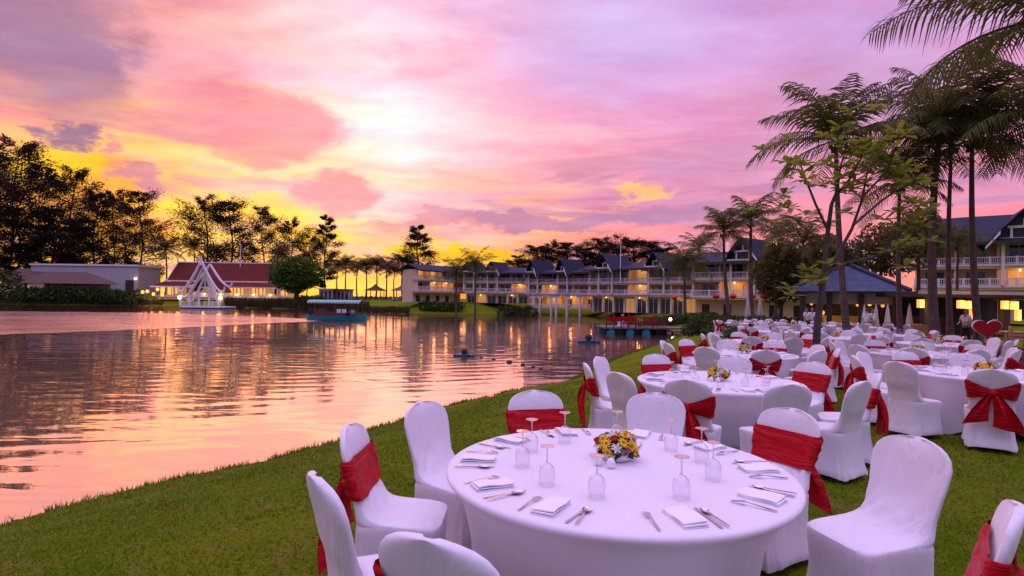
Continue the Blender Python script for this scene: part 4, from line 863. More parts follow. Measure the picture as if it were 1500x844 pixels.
def spire():
    Y = 124; c = PW(299, 452, Y); t = thing('pier_pavilion', 'white Thai pier pavilion of layered curved beams rising to a spire', 'pavilion', (c.x, Y, 0), 0)
    k = Y/F; top = PW(298, 381, Y).z; zb = PW(299, 447, Y).z
    b = MB(); b.box(-4.4, 4.4, -1.5, 5, WATER-.5, zb-.55); b.build('pontoon', M['bluefloat'], t); b = MB(); b.box(-4.5, 4.5, -1.6, 5.1, zb-.55, zb-.3); b.build('deck', M['white'], t)
    # three nested pairs of concave curved gable beams
    for j, (hw, zt, ze, yv, th) in enumerate([(4.6, top-.3, PW(0, 424, Y).z+.2, -1.4, .42), (4.1, top-1.6, PW(0, 431, Y).z, -.6, .40), (3.4, top-3.2, PW(0, 438, Y).z, .3, .38), (4.4, top-.8, PW(0, 415, Y).z, 2.2, .38)]):
        zt += .0; ze += -.0
        for s in (-1, 1):
            q = MB(); pts = []
            for i in range(15):
                f = i/14; x = hw*(1-(1-f)**1.0)*1.0; z_ = ze+(zt-ze)*((1-f)**1.75); x = hw*f**.92
                pts.append((s*x, yv, z_))
            x, _, z_ = pts[-1]; pts += [(x+s*.35, yv, z_+.15), (x+s*.55, yv, z_+.65), (x+s*.45, yv, z_+1.15)]
            q.tube(pts, [th*.58+.06*math.sin(i*.3) for i in range(15)]+[th*.55, th*.4, .05], 6); q.build('curved_beam', M['white'], t, True)
    q = MB(); q.tube([(0, -1.4, top-1.2), (0, -1.4, top), (0, -1.5, top+1.0)], [.42, .25, .03], 8); q.build('finial', M['white'], t, True)
    for x in (-3.2, -1.1, 1.1, 3.2): b = MB(); b.box(x-.14, x+.14, -.2, .1, zb-.3, PW(0, 428-abs(x)*0, Y).z+(3.4-abs(x))*.6); b.build('column', M['white'], t)
    b = MB(); b.box(-2.6, 2.6, .15, .45, PW(0, 425, Y).z, PW(0, 425, Y).z+.35); b.box(-1.5, 1.5, .15, .45, PW(0, 418, Y).z, PW(0, 418, Y).z+.3); b.box(-.14, .14, .16, .44, PW(0, 425, Y).z, top-3); b.build('tie_beam', M['white'], t)
    railing(-4.3, -.8, -1.4, zb-.3, 1.2, t); railing(.8, 4.3, -1.4, zb-.3, 1.2, t)
    for x in (-4.4, 4.4): q = MB(); q.ball((x, -1.7, zb+1.6), .42, 8, 6); lo = q.build('post_lamp', M['lamp'], t); point_light('lamp_light', lo, (x, -2.6, zb+1.6), 45)
    for x in (-4.4, 4.4): q = MB(); q.tube([(x, -1.7, zb-.3), (x, -1.7, zb+1.2)], .09, 6); q.build('lamp_post', M['white'], t)
    r = MB(); r.slab((-3.6, .6, PW(0, 424, Y).z), (0, .6, top-3.4), (0, 4.8, top-3.4), (-3.6, 4.8, PW(0, 424, Y).z), -.2); r.slab((0, .6, top-3.4), (3.6, .6, PW(0, 424, Y).z), (3.6, 4.8, PW(0, 424, Y).z), (0, 4.8, top-3.4), -.2); r.build('roof', M['redroof'], t)
spire()
# white wall building and brown roofed pavilion at the shore
Y = 150; a = PW(45, 430, Y); t = thing('flat_white_building', 'long flat pale wall building on the far left bank', 'building', (a.x, Y, 0), R(-2)); w = PW(206, 430, Y).x-a.x
b = MB(); b.box(0, w, 0, 9, .2, PW(45, 388.5, Y).z); b.build('wall', M['concrete'], t); b = MB(); b.box(-.3, w+.3, -.3, 9.3, PW(45, 388.5, Y).z+.003, PW(45, 388.5, Y).z+.45); b.build('coping', M['white'], t)
for u in (w-3.4,): b = MB(); b.box(u, u+2.2, -.08, -.003, .9, 5.2); b.build('door', M['dark'], t); q = MB(); q.ball((u+2.9, -.4, 5.6), .3, 8, 6); q.build('wall_lamp', M['lamp'], t)
Y = 146; a = PW(62, 430, Y); t = thing('brown_roofed_pavilion', 'low brown hip roofed pavilion in front of the pale wall', 'pavilion', (a.x, Y-3, 0), 0); w = PW(172, 430, Y).x-a.x
z0, z1 = PW(100, 416, Y).z, PW(100, 399, Y).z; r = MB(); r.add([(0, -4, z0), (w, -4, z0), (w, 4, z0), (0, 4, z0), (w*.2, 0, z1), (w*.72, 0, z1)], [(0, 1, 5, 4), (2, 3, 4, 5), (1, 2, 5), (3, 0, 4), (3, 2, 1, 0)]); r.build('roof', M['brownroof'], t)
for x in (1, w*.33, w*.66, w-1): b = MB(); b.box(x-.2, x+.2, -3.4, -3, .2, z0-.003); b.build('column', M['dark'], t)
b = MB(); b.box(1.2, w-1.2, 2, 2.3, .2, z0-.003); b.build('rear_wall', M['cream'], t)
Y = 140; a = PW(-40, 440, Y); t = thing('shore_villa', 'small dim villa at the far left edge of the bank, warm doorway', 'villa', (a.x, Y+8, 0), 0); w = PW(44, 440, Y).x-a.x
b = MB(); b.box(0, w, 0, 6, .3, 5.2); b.build('wall', M['cream'], t); r = MB(); r.add([(-1, -1, 5.0), (w+1, -1, 5.0), (w+1, 7, 5.0), (-1, 7, 5.0), (2, 3, 8), (w-2, 3, 8)], [(0, 1, 5, 4), (2, 3, 4, 5), (1, 2, 5), (3, 0, 4), (3, 2, 1, 0)]); r.build('roof', M['brownroof'], t)
for x in (w*.45, w*.8): b = MB(); b.box(x, x+1.2, -.08, -.003, .4, 3.4); b.build('door', M['lit'], t)
# red path lanterns by the white wall
pl_ = None
for k, (px, py) in enumerate([(209, 428), (216, 427), (225, 431), (231, 424), (238, 432)]):
    p = PW(px, py, 141); lb = 'glowing path lantern on the bank '+['nearest the white wall corner', 'second from the white wall corner', 'middle one of the row', 'raised one before the red roofed hall', 'last one before the red roofed hall'][k]
    if pl_ is None:
        pl_ = thing('path_lantern', lb, 'lantern', p, 0, 'path lanterns between wall and hall'); MB().lathe([(.25, -.4), (.4, 0), (.25, .4)], 8).build('shade', M['lantern'], pl_); MB().tube([(0, 0, -2.2), (0, 0, -.4)], .07, 5).build('post', M['dark'], pl_)
        point_light('lamp_light', pl_, (0, -.8, 0), 60, (1, .35, .1))
    else: dup(pl_, p, label=lb)
# low pale huts and thatched hut on the sunset bank
for k, (p0, p1, Y, top) in enumerate([(467, 487, 150, 424), (492, 511, 151, 425)]):
    a, e = PW(p0, 434, Y), PW(p1, 434, Y); zt = PW(p0, top, Y).z; t = thing('beach_hut', ['low pale hut just right of the round tree', 'low hut with dark roof edge before the palms'][k], 'hut', (a.x, Y, 0), 0, 'huts on the far bank'); w = e.x-a.x
    b = MB(); b.box(0, w, 0, 4, .5, zt); b.build('wall', M['concrete'], t); b = MB(); b.box(-.3, w+.3, -.4, 4.3, zt+.003, zt+.3); b.build('roof', M['dark'] if k else M['white'], t)
    for q in range(3): b = MB(); b.box(w*(.12+.3*q), w*(.12+.3*q)+.7, -.06, -.003, .9, zt-.5); b.build('window', M['pane'], t)
for k, (px, Y, wd) in enumerate([(550, 148, 3.2), (590, 128, 3.0)]):
    a = PW(px, 434, Y); t = thing('thatched_hut', ['small open thatched hut under the palms', 'small open hut beside the end of the hotel'][k], 'hut', (a.x, Y, 0), 0, 'thatched huts on the far bank'); z0, z1 = PW(px, 426, Y).z, PW(px, 416, Y).z
    MB().lathe([(wd, z0), (wd*.3, z0+(z1-z0)*.55), (.05, z1)], 8).build('thatch_roof', M['brownroof'], t)
    for x in (-1.8, 1.8):
        for y in (-1.8, 1.8): MB().tube([(x, y, .5), (x, y, z0+.4)], .12, 6).build('post', M['white'] if k else M['dark'], t)
    MB().box(-2, 2, -2, 2, .6, 1.0).build('platform', M['plank'], t)
# wall along the sunset bank
a, e = PW(488, 436, 158), PW(600, 436, 158); b = MB(); b.box(0, e.x-a.x, 0, .3, .3, 1.75)
for i in range(9): b.box((e.x-a.x)*i/8-.2, (e.x-a.x)*i/8+.2, -.1, .4, .3, 2.0)
tag(b.build('garden_wall', M['concrete'], None, False, (a.x, 158, 0)), 'low pale boundary wall behind the far bank palms', 'wall')
# slim mast by the hall
b = MB(); p = PW(352, 388, 150); b.tube([(0, 0, -9), (0, 0, 5.2)], [.16, .08], 6); b.ball((0, 0, 5.3), .22, 8, 6); tag(b.build('mast', M['white'], None, False, p), 'thin pale mast rising from the red roofed hall', 'mast')

# ------------------------------------------------------------------ on the water
def boat():
    Y = 71; a, b_ = GW(455, 470, WATER), GW(535, 468, WATER); Y = (a.y+b_.y)/2; c = PW(494, 470, Y); L = 7.5
    t = thing('ferry_boat', 'teal canopied passenger boat crossing the lake, trailing a wake', 'boat', (c.x, Y, WATER), R(-3))
    st = [(-.5, .72, .80), (-.46, .95, .58), (-.3, 1.05, .52), (0, 1.08, .50), (.25, .95, .54), (.40, .62, .66), (.47, .25, .84), (.51, .03, 1.0)]
    vs, fs = [], []
    for u, hw, zt in st: vs += [(u*L, -hw*.95, zt), (u*L-.1, -hw*.72, -.25), (u*L-.1, hw*.72, -.25), (u*L, hw*.95, zt), (u*L, hw*.80, zt-.05), (u*L, -hw*.80, zt-.05)]
    for i in range(len(st)-1): fs += [(i*6+q, (i+1)*6+q, (i+1)*6+(q+1) % 6, i*6+(q+1) % 6) for q in range(6)]
    fs += [tuple(range(6)), tuple(range((len(st)-1)*6+5, (len(st)-1)*6-1, -1))]
    MB().add(vs, fs).build('hull', M['teal'], t); MB().box(-.42*L, .36*L, -.97, -.95, .46, .60).box(-.42*L, .36*L, .95, .97, .46, .60).build('gunwale', M['bluefloat'], t)
    MB().box(-.43*L, .26*L, -.9, .9, .45, .52).build('deck', M['plank'], t)
    for x in (-2.6, -1.3, 0, 1.3, 2.0):
        for y in (-.85, .85): MB().box(x-.05, x+.05, y-.05, y+.05, .5, 2.32).build('post', M['redwood'], t)
    for x0, x1 in ((-2.6, -1.35), (-1.25, -.05), (.05, 1.25)):
        for y in (-.86, .86): MB().box(x0, x1, y-.02, y+.02, .55, 1.12).build('side_panel', M['redwood'], t)
    cv = MB(); n_ = 9; vs = []
    for x in (-3.55, 3.3):
        for i in range(n_): q = -1+2*i/(n_-1); vs.append((x, q*1.15, 2.36+.22*(1-q*q)))
    for x in (-3.55, 3.3):
        for i in range(n_): q = -1+2*i/(n_-1); vs.append((x, q*1.15, 2.30+.22*(1-q*q)))
    cv.add(vs, [(i, i+n_, i+n_+1, i+1) for i in range(n_-1)]+[(2*n_+i+1, 3*n_+i+1, 3*n_+i, 2*n_+i) for i in range(n_-1)]+[(0, 2*n_, 3*n_, n_), (n_-1, 2*n_-1, 4*n_-1, 3*n_-1)]); cn = cv.build('canopy', M['tealc'], t, True)
    for y in (-1.17, 1.17):
        f = MB()
        for i in range(18): x = -3.5+i*.375; f.add([(x+.02, y, 2.34), (x+.32, y, 2.34), (x+.30, y, 2.20), (x+.17, y, 2.13), (x+.04, y, 2.20), (x+.02, y+.01, 2.34), (x+.32, y+.01, 2.34), (x+.30, y+.01, 2.20), (x+.17, y+.01, 2.13), (x+.04, y+.01, 2.20)], [(0, 1, 2, 3, 4), (9, 8, 7, 6, 5)])
        f.build('scalloped_fringe', M['white'], cn)
    for x in (.25, .95): MB().box(x, x+.55, -.93, -.90, .95, 1.45).build('notice_panel', M['white'], t)
    for x in (-1.9, -.7, .6): MB().box(x-.5, x+.5, -.7, .7, .52, .86).build('bench', M['redwood'], t)
    e = MB(); e.box(-3.75, -3.25, -.28, .28, .62, 1.35); e.box(-3.66, -3.42, -.08, .08, -.3, .62); e.box(-3.7, -3.3, -.22, .22, 1.353, 1.45); e.build('outboard_motor', M['black'], t)
    MB().ball((1.9, 0, 1.05), .42, 10, 7, (1, 1, .8)).build('life_ring_stack', M['umb'], t)
boat()
def aerator(px, py, label, s, first=None):
    p = GW(px, py, WATER)
    if first: return dup(first, p, R(12), label, scale=s)
    t = thing('aerator_float', label, 'aerator', p, 0, 'floating aerators'); MB().box(-.62, .62, -.16, .02, -.06, .12).build('pontoon', M['bluefloat'], t); MB().box(-.5, .5, .12, .30, -.06, .11).build('pontoon', M['bluefloat'], t)
    b = MB(); b.lathe([(.05, .12), (.17, .14), (.19, .26), (.17, .40), (.08, .47)], 12); b.build('motor', M['black'], t, True); m_ = MB(); m_.tube([(.1, -.1, .3), (.24, -.16, .18), (.30, -.18, .0)], .035, 6); m_.build('cable', M['black'], t); return t
A1 = aerator(680, 522, 'blue float with black motor closer to the lawn, alone on pink water', .9); A1.scale = (.9,)*3
aerator(862, 502, 'blue float with black motor farther out, toward the jetty', 1.3, A1)
by = None
for k, (px, py) in enumerate([(705, 524), (723, 527), (746, 531), (766, 535), (781, 538), (792, 541), (858, 537), (868, 540)]):
    p = GW(px, py, WATER); lb = 'small dark buoy on the water '+['nearest the blue float', 'second away from the blue float', 'largest of the curved row', 'just past the largest of the row', 'fifth along the curved row', 'end of the curved row toward the lawn', 'by the bank behind the bowed chair, outer', 'by the bank behind the bowed chair, inner'][k]
    s = [.09, .10, .15, .12, .10, .10, .11, .10][k]
    if by is None: by = MB().ball((0, 0, .1), 1, 10, 7, (1, 1, .75)).build('buoy', M['pebble'], None, True, p); by.scale = (s,)*3; tag(by, lb, 'buoy', 'small buoys')
    else: dup(by, p, label=lb, scale=s)
# jetty raft with red railings
def raft():
    p0, p1 = GW(889, 491, WATER), GW(948, 492, WATER); Y = 50.5; o = PW(889, 490, Y); t = thing('floating_jetty', 'floating timber jetty with red cloth railings and teal drums', 'jetty', (o.x, Y, WATER), R(4))
    k = Y/F; w = 67*k; MB().box(-.1, w+2.6, 0, 4.2, .48, .62).build('deck', M['plank'], t)
    for x in (.35, 2.1, w-.5):
        for y in (.1, 3.2): MB().tube([(x-.42+.42, y, .12), (x+.42, y+.9, .12)], .36, 14).build('drum', M['teal'], t, True)
    for x in (1.25, 3.1, 5.2): MB().box(x-.55, x+.45, .5, 3.6, -.3, .45).build('float_block', M['black'], t)
    for i in range(5): x = -.05+i*(w*.66)/4; MB().box(x-.05, x+.05, -.02, .08, .62, 1.85).build('railing_post', M['redwood'], t)
    vs = []; n_ = 33
    for i in range(n_): x = w*.66*i/(n_-1); sag = .16*abs(math.sin(i*PI/8)); yy = -.06-.05*math.sin(i*1.9); vs += [(x, yy, 1.62-sag*.3), (x, yy-.03, 1.25-sag*.6)]
    MB().add(vs+[(a, b+.02, c) for a, b, c in vs], [(2*i, 2*i+1, 2*i+3, 2*i+2) for i in range(n_-1)]+[(2*n_+2*i+2, 2*n_+2*i+3, 2*n_+2*i+1, 2*n_+2*i) for i in range(n_-1)]).build('red_drape', M['red'], t, True)
    b = MB()
    for i in range(14): x = w*.66+i*.21; b.box(x-.03, x+.03, .1, .16, .62, 1.5)
    b.box(w*.66, w*.66+2.9, .09, .17, 1.503, 1.58); b.box(w*.66, w*.66+2.9, .09, .17, .90, .97); b.build('slatted_railing', M['redwood'], t)
    # gangway up to the lawn
    MB().box(w+2.63, w+4.9, .6, 2.6, .50, .60).build('gangway', M['plank'], t); MB().box(w+1.6, w+4.4, -.9, -.1, .30, .40).build('step', M['plank'], t); MB().box(w+1.8, w+4.6, -1.8, -1.0, .12, .20).build('step', M['plank'], t)
    for x in (w+1.7, w+4.3): MB().box(x-.07, x+.07, -.6, -.45, -.6, .297).build('post', M['dark'], t)
    return t, o, w
rt, ro_, rw = raft()
rc = None
for k in range(6):
    x = ro_.x+rw*.45+k*.62; y = 52+.9*(k % 2); lb = 'red folding chair on the jetty '+['beside the drape end', 'just behind the drape end', 'in the middle of the row', 'behind the middle one', 'by the slatted railing', 'at the gangway end'][k]
    if rc is None:
        rc = thing('red_chair', lb, 'chair', (x, y, WATER+.62), .4, 'red chairs on the jetty'); MB().box(-.22, .22, -.22, .22, .42, .47).build('seat', M['red'], rc); MB().box(-.22, .22, .18, .23, .55, .98).build('backrest', M['red'], rc)
        for s in (-.2, .2):
            MB().box(s-.025, s+.025, .185, .225, 0, .55).build('leg', M['redwood'], rc); MB().box(s-.025, s+.025, -.2, -.16, 0, .42).build('leg', M['redwood'], rc)
    else: dup(rc, (x, y, WATER+.62), rnd.random()*6, lb)
t = thing('jetty_table', 'round white clothed table on the floating jetty', 'table', (ro_.x+1.7, 52.3, WATER+.62)); MB().lathe([(.45, .02), (.40, .3), (.52, .72), (.55, .75)], 20).build('tablecloth', M['cloth'], t, True)
tag(MB().lathe([(.05, 0), (.14, .15), (.10, .32), (.16, .40)], 10).build('vase', M['ceramic'], None, True, (ro_.x+1.7, 52.3, WATER+1.37)), 'white vase standing on the round jetty table', 'vase')

# ------------------------------------------------------------------ banquet chair
zi = [0, .05, .1, .18, .25, .33, .40, .432, .446, .454, .459, .463, .468, .475, .487, .508, .545, .57, .60, .63, .66, .70, .73, .76, .79, .82, .865, .895, .915, .928, .934, .936]
wi = np.interp(zi, [0, .1, .25, .42, .45, .468, .5, .56, .65, .75, .82, .87, .9, .92, .932, .936], [.242, .226, .212, .220, .220, .216, .205, .196, .205, .222, .224, .206, .174, .130, .078, .03])
yf = np.interp(zi, [0, .25, .42, .445, .453, .459, .463, .468, .475, .487, .508, .545, .60, .68, .78, .86, .91, .936], [.232, .215, .228, .226, .212, .18, .12, .05, -.02, -.075, -.118, -.152, -.182, -.205, -.232, -.252, -.272, -.298])
yb = np.interp(zi, [0, .1, .3, .45, .6, .75, .88, .936], [-.295, -.268, -.236, -.228, -.243, -.272, -.305, -.318])
NR = 72
def cover_pt(z, th):
    w = np.interp(z, zi, wi); a = np.interp(z, zi, yf); b = np.interp(z, zi, yb); c, s = math.cos(th), math.sin(th)
    e = .36 if z < .44 else .36+.24*min((z-.44)/.05, 1)
    yc, hy = (a+b)/2, (a-b)/2; s, c = s, c
    bow = .022*(1-abs(c)**2)*(1 if z > .55 else 0)*min(1, (z-.55)/.1 if z > .55 else 0)       # curved back
    return Vector((w*math.copysign(abs(c)**e, c), yc+hy*math.copysign(abs(s)**e, s)-bow, z))
def chair_cover():
    vs = []
    for i, z in enumerate(zi):
        for k in range(NR):
            p = cover_pt(z, 2*PI*k/NR)
            if i <= 2:
                w = wi[i]; hy = (yf[i]-yb[i])/2; q = min(1, abs(p.x)/w)**5*min(1, abs(p.y-(yf[i]+yb[i])/2)/hy)**5
                lift = (1-q)*[.058, .035, .012][i]; p.z += lift
                if i == 0: p.x *= 1-.05*(1-q); p.y = (p.y-(yf[i]+yb[i])/2)*(1-.05*(1-q))+(yf[i]+yb[i])/2
            if .47 < z < .64 and math.sin(2*PI*k/NR) > .05:      # creases running from the seat corners up the back
                a_ = math.atan2(z-.46, abs(p.x)-.21); g_ = math.sin((z-.47)/.17*PI); p.y += g_*(.010*math.sin(a_*15+1.3*p.x*9)+.006*math.sin(p.x*46+z*18))
            if z < .40:                                     # soft vertical drag folds in the skirt
                th_ = 2*PI*k/NR; q_ = (1-z/.40)**.7*.0055*(math.sin(th_*11+.8)+.7*math.sin(th_*19+2.1)); p.x += q_*math.cos(th_); p.y += q_*math.sin(th_)
            if .1 < z < .42:                            # the stretched sides pull in between the feet and the seat corner
                p.x *= 1-.05*math.sin((z-.1)/.32*PI)*(1-abs(p.y+.03)/.26*.8)
            vs.append(p)
    n_ = len(zi); fs = [(i*NR+k, i*NR+(k+1) % NR, (i+1)*NR+(k+1) % NR, (i+1)*NR+k) for i in range(n_-1) for k in range(NR)]+[tuple(range((n_-1)*NR, n_*NR))]
    b = MB().add(vs, fs); return b
def sash_wrap():
    vs = []; nz = 11; r = random.Random(3)
    for k in range(NR):
        th = 2*PI*k/NR; c, s = math.cos(th), math.sin(th)
        rear = max(0, -s); q = min(1, abs(cover_pt(.7, th).x)/.20)
        if s < -.05: zt, zb = .715+.085*q**1.3, .640-.045*q
        else: zt, zb = .800, .592
        for j in range(nz):
            f = j/(nz-1); z = zb+(zt-zb)*f; p = cover_pt(z, th); tg = cover_pt(z, th+.02)-cover_pt(z, th-.02); d = Vector((tg.y, -tg.x, 0)).normalized()
            fold = .004*math.sin(f*PI*(5 if s > 0 else 7)+th*2.2)+.0035*math.sin(th*7+f*3)
            vs.append(p+d*(.015+.006*math.sin(f*PI)**.6+fold+(.016*(1-q) if s < -.05 else 0)))
    b = MB(); b.add(vs, [(k*nz+j, ((k+1) % NR)*nz+j, ((k+1) % NR)*nz+j+1, k*nz+j+1) for k in range(NR) for j in range(nz-1)]); return b
def tail(side, L, w1, tw):
    vs = []; nu, nv = 11, 15
    for j in range(nv):
        f = j/(nv-1); w = .022+(w1-.022)*f**.75; cx = side*(.015+.13*f+.02*math.sin(f*3)); z = .675-L*f-.02*f*f; y0 = -.318-.035*math.sin(f*PI*.9)-.012*f
        for i in range(nu):
            u = -1+2*i/(nu-1); vs.append((cx+u*w+tw*u*f*.02, y0-.020*math.cos(u*PI*1.6+side)*(1-.25*f)-.012*math.sin(u*5+f*4), z-.03*u*side*f))
    b = MB(); m_ = nu*nv; b.add(vs+[(x, y-.004, z) for x, y, z in vs], [(j*nu+i, j*nu+i+1, (j+1)*nu+i+1, (j+1)*nu+i) for j in range(nv-1) for i in range(nu-1)]+[(m_+(j+1)*nu+i, m_+(j+1)*nu+i+1, m_+j*nu+i+1, m_+j*nu+i) for j in range(nv-1) for i in range(nu-1)]); return b
gC = 'white covered chairs round the banquet tables'
cov = chair_cover()
CH = {}
for knd in ('plain', 'sash'):
    t = thing('banquet_chair', '', 'chair', (0, 0, -50), 0, gC); o = cov.build('chair_cover', M['cover'], t, True) if knd == 'plain' else None
    if knd == 'plain': cov_me = o.data
    else:
        o = bpy.data.objects.new('chair_cover', cov_me); C.objects.link(o); o.parent = t
        sa = sash_wrap().build('sash', M['sash'], t, True)
        MB().ball((0, -.322, .676), .042, 12, 8, (1.0, .72, 1.1)).build('knot', M['sash'], sa, True)
        tail(1, .38, .125, 1).build('sash_tail', M['sash'], sa, True); tail(-1, .32, .095, 1).build('sash_tail', M['sash'], sa, True)
    CH[knd] = [t, False]
def put_chair(x, y, face, knd, label):
    """face: world angle the sitter looks toward"""
    z = G(x, y); t, used = CH[knd]; rz = face-PI/2
    if not used: CH[knd][1] = True; t.location = (x, y, z); t.rotation_euler[2] = rz; t['label'] = label; return t
    return dup(t, (x, y, z), rz, label)

# ------------------------------------------------------------------ tables and what is laid on them
def table_cover():
    vs = []; n_ = 72; prof = []
    rings = [(.0, .76), (.45, .76), (.80, .7598), (.878, .759), (.893, .755), (.900, .748), (.901, .738), (.893, .725)]
    for r_, z_ in rings: vs += [(r_*math.cos(2*PI*k/n_), r_*math.sin(2*PI*k/n_), z_) for k in range(n_)]
    for z_ in (.70, .66, .60, .52, .44, .35, .26, .18, .10, .04, .0):
        t_ = (.725-z_)/.725
        for k in range(n_):
            a = 2*PI*k/n_; leg = abs(math.cos(2*a))**4; r_ = .893-.225*t_**.60*(1-.34*leg*t_)-.085*(1-leg)*math.sin(t_*PI*.55)
            r_ += .006*t_*(math.sin(13*a+2*t_)+.8*math.sin(29*a+1.5-3*t_)); lift = .13*(1-leg)*max(0, (t_-.7)/.3)**2; vs.append((r_*math.cos(a), r_*math.sin(a), z_+lift))
    m_ = len(vs)//n_; return MB().add(vs, [(i*n_+k, (i+1)*n_+k, (i+1)*n_+(k+1) % n_, i*n_+(k+1) % n_) for i in range(m_-1) for k in range(n_)])
def fork_mb():
    b = MB(); hd = [(-.0035, -.095), (.0035, -.095), (.0045, -.06), (.003, .02), (.0045, .032), (.011, .042), (.0115, .055), (-.0115, .055), (-.011, .042), (-.0045, .032), (-.003, .02), (-.0045, -.06)]
    b.prism(hd, .0025)
    for i in range(4): x = -.0115+i*.0066; b.prism([(x, .0551), (x+.0032, .0551), (x+.0026, .096), (x+.0006, .096)], .002)
    b.v = [(x, y, z+.004+.010*math.sin(max(0, (y+.02)/.115)*PI)) for x, y, z in b.v]; return b
def knife_mb():
    b = MB(); b.prism([(-.005, -.105), (.005, -.105), (.0055, -.02), (.0045, .0), (.010, .01), (.011, .07), (.004, .108), (-.003, .108), (-.004, 0)], .003); b.v = [(x, y, z+.004) for x, y, z in b.v]; return b
def spoon_mb():
    b = MB(); b.prism([(-.0035, -.1), (.0035, -.1), (.0045, -.06), (.003, .03), (-.003, .03), (-.0045, -.06)], .0025); vs = []
    n_ = 16
    for r_ in (1, .66, .33, .02): vs += [(r_*.020*math.cos(2*PI*k/n_), .061+r_*.032*math.sin(2*PI*k/n_), -.009*(1-r_*r_)+.004) for k in range(n_)]
    b.add(vs, [(i*n_+k, i*n_+(k+1) % n_, (i+1)*n_+(k+1) % n_, (i+1)*n_+k) for i in range(3) for k in range(n_)]); b.v = [(x, y, z+.009) for x, y, z in b.v]; return b
def napkin_mb():
    b = MB(); vs = []; nu, nv = 5, 9
    for L, (z0, sx, sy, oy) in enumerate([(0.0, 1, 1, 0), (.0055, .985, .97, -.003), (.011, .97, .95, .004)]):
        v = [((-.5+i/(nu-1))*.105*sx, (-.5+j/(nv-1))*.185*sy+oy, z0+.001*L+.003*math.sin(j*.8)*L*.5+.003*(i/(nu-1))*L) for j in range(nv) for i in range(nu)]
        n_ = nu*nv; top = [(x, y, z+.005) for x, y, z in v]
        per = [i for i in range(nu)]+[j*nu+nu-1 for j in range(1, nv)]+[(nv-1)*nu+i for i in range(nu-2, -1, -1)]+[j*nu for j in range(nv-2, 0, -1)]
        b.add(v+top, [(n_+j*nu+i, n_+j*nu+i+1, n_+(j+1)*nu+i+1, n_+(j+1)*nu+i) for j in range(nv-1) for i in range(nu-1)]+[(per[q], per[(q+1) % len(per)], n_+per[(q+1) % len(per)], n_+per[q]) for q in range(len(per))])
    return b
def glass_mb():
    return MB().lathe([(.0335, .001), (.0365, .02), (.0395, .045), (.0385, .068), (.032, .088), (.019, .101), (.006, .107)], 28, caps=False)
def flower(parent, c, d, r, m, pet=8, name='yellow_flower', centre=True):
    c, d = Vector(c), Vector(d).normalized(); a = d.cross(Vector((0, 0, 1)) if abs(d.z) < .95 else Vector((1, 0, 0))).normalized(); e = d.cross(a); b = MB(); ph = rnd.random()*6
    for k in range(pet):
        t_ = ph+2*PI*k/pet; u = a*math.cos(t_)+e*math.sin(t_); s = a*-math.sin(t_)+e*math.cos(t_); w = r*2.6/pet
        b.add([c+d*.004, c+u*r*.5+s*w*.5+d*r*.18, c+u*r+d*r*.10, c+u*r*.5-s*w*.5+d*r*.18, c+u*r*.55+d*r*.02], [(0, 1, 4), (1, 2, 4), (2, 3, 4), (3, 0, 4)])
        if pet > 7: t2 = t_+PI/pet; u = a*math.cos(t2)+e*math.sin(t2); s = a*-math.sin(t2)+e*math.cos(t2); b.add([c, c+u*r*.45+s*w*.5+d*r*.05, c+u*r*.95-d*r*.05, c+u*r*.45-s*w*.5+d*r*.05], [(0, 1, 2, 3)])
    o = b.build(name, m, parent)
    if centre: MB().ball(tuple(c+d*r*.12), r*.26, 8, 5).build('flower_centre', M['yelc'], o, True)
    return o
def rose(parent, c, r, m, name):
    b = MB(); c = Vector(c)
    for k in range(4):
        rr = r*(1-.2*k); n_ = 14; vs = []
        for j, (f, z_) in enumerate(((.35, -.7), (.85, -.2), (1.0, .35), (.86, .75))): vs += [(c.x+rr*f*(1+.10*math.sin(3*a_*2*PI/n_+k*1.7))*math.cos(a_*2*PI/n_), c.y+rr*f*(1+.10*math.sin(3*a_*2*PI/n_+k*1.7))*math.sin(a_*2*PI/n_), c.z+r*z_*(.7+.15*k)) for a_ in range(n_)]
        b.add(vs, [(j*n_+q, j*n_+(q+1) % n_, (j+1)*n_+(q+1) % n_, (j+1)*n_+q) for j in range(3) for q in range(n_)])
    return b.build(name, m, parent, True)
def bouquet():
    t = thing('flower_bowl', '', 'flowers', (0, 0, 0), 0, 'flower centrepieces'); r = random.Random(5)
    MB().lathe([(.05, 0), (.075, .01), (.085, .04), (.08, .045)], 20).build('bowl', M['ceramic'], t, True)
    cs, ds = [], []
    for _ in range(240):
        a = r.random()*6.28; el = r.random()**1.4*1.3-.12; d = np.array([math.cos(a)*math.cos(el), math.sin(a)*math.cos(el), math.sin(el)]); cs.append(d*np.array([.105, .105, .10])*(.7+.35*r.random())+np.array([0, 0, .045])); ds.append(d+nr.normal(size=3)*.5)
    V, Fc = leaf_cards(np.array(cs), np.array(ds), np.full(240, .05), np.full(240, .018)); bulk('greenery', V, Fc, M['ygreen'], t)
    n_ = 34
    for i in range(n_):
        f = (i+.5)/n_; jx = r.gauss(1, .10); el = math.asin(min(1, .08+.92*f)); a = i*2.39996; d = Vector((math.cos(a)*math.cos(el), math.sin(a)*math.cos(el), math.sin(el)))
        c = Vector((d.x*.115*jx, d.y*.115*jx, .045+d.z*.105*jx)); d = (d+Vector((r.gauss(0, .3), r.gauss(0, .3), r.gauss(0, .3)))).normalized(); q = i % 11
        if q in (3,): rose(t, c, .023, M['rpet'], 'red_rose')
        elif q in (1, 5, 8, 10): flower(t, c, d, .034, M['wpet'], 6, 'white_flower', False)
        elif i == 7: rose(t, c, .017, M['ppet'], 'magenta_bloom')
        else: flower(t, c, d, .036, M['yel'], 8)
    return t
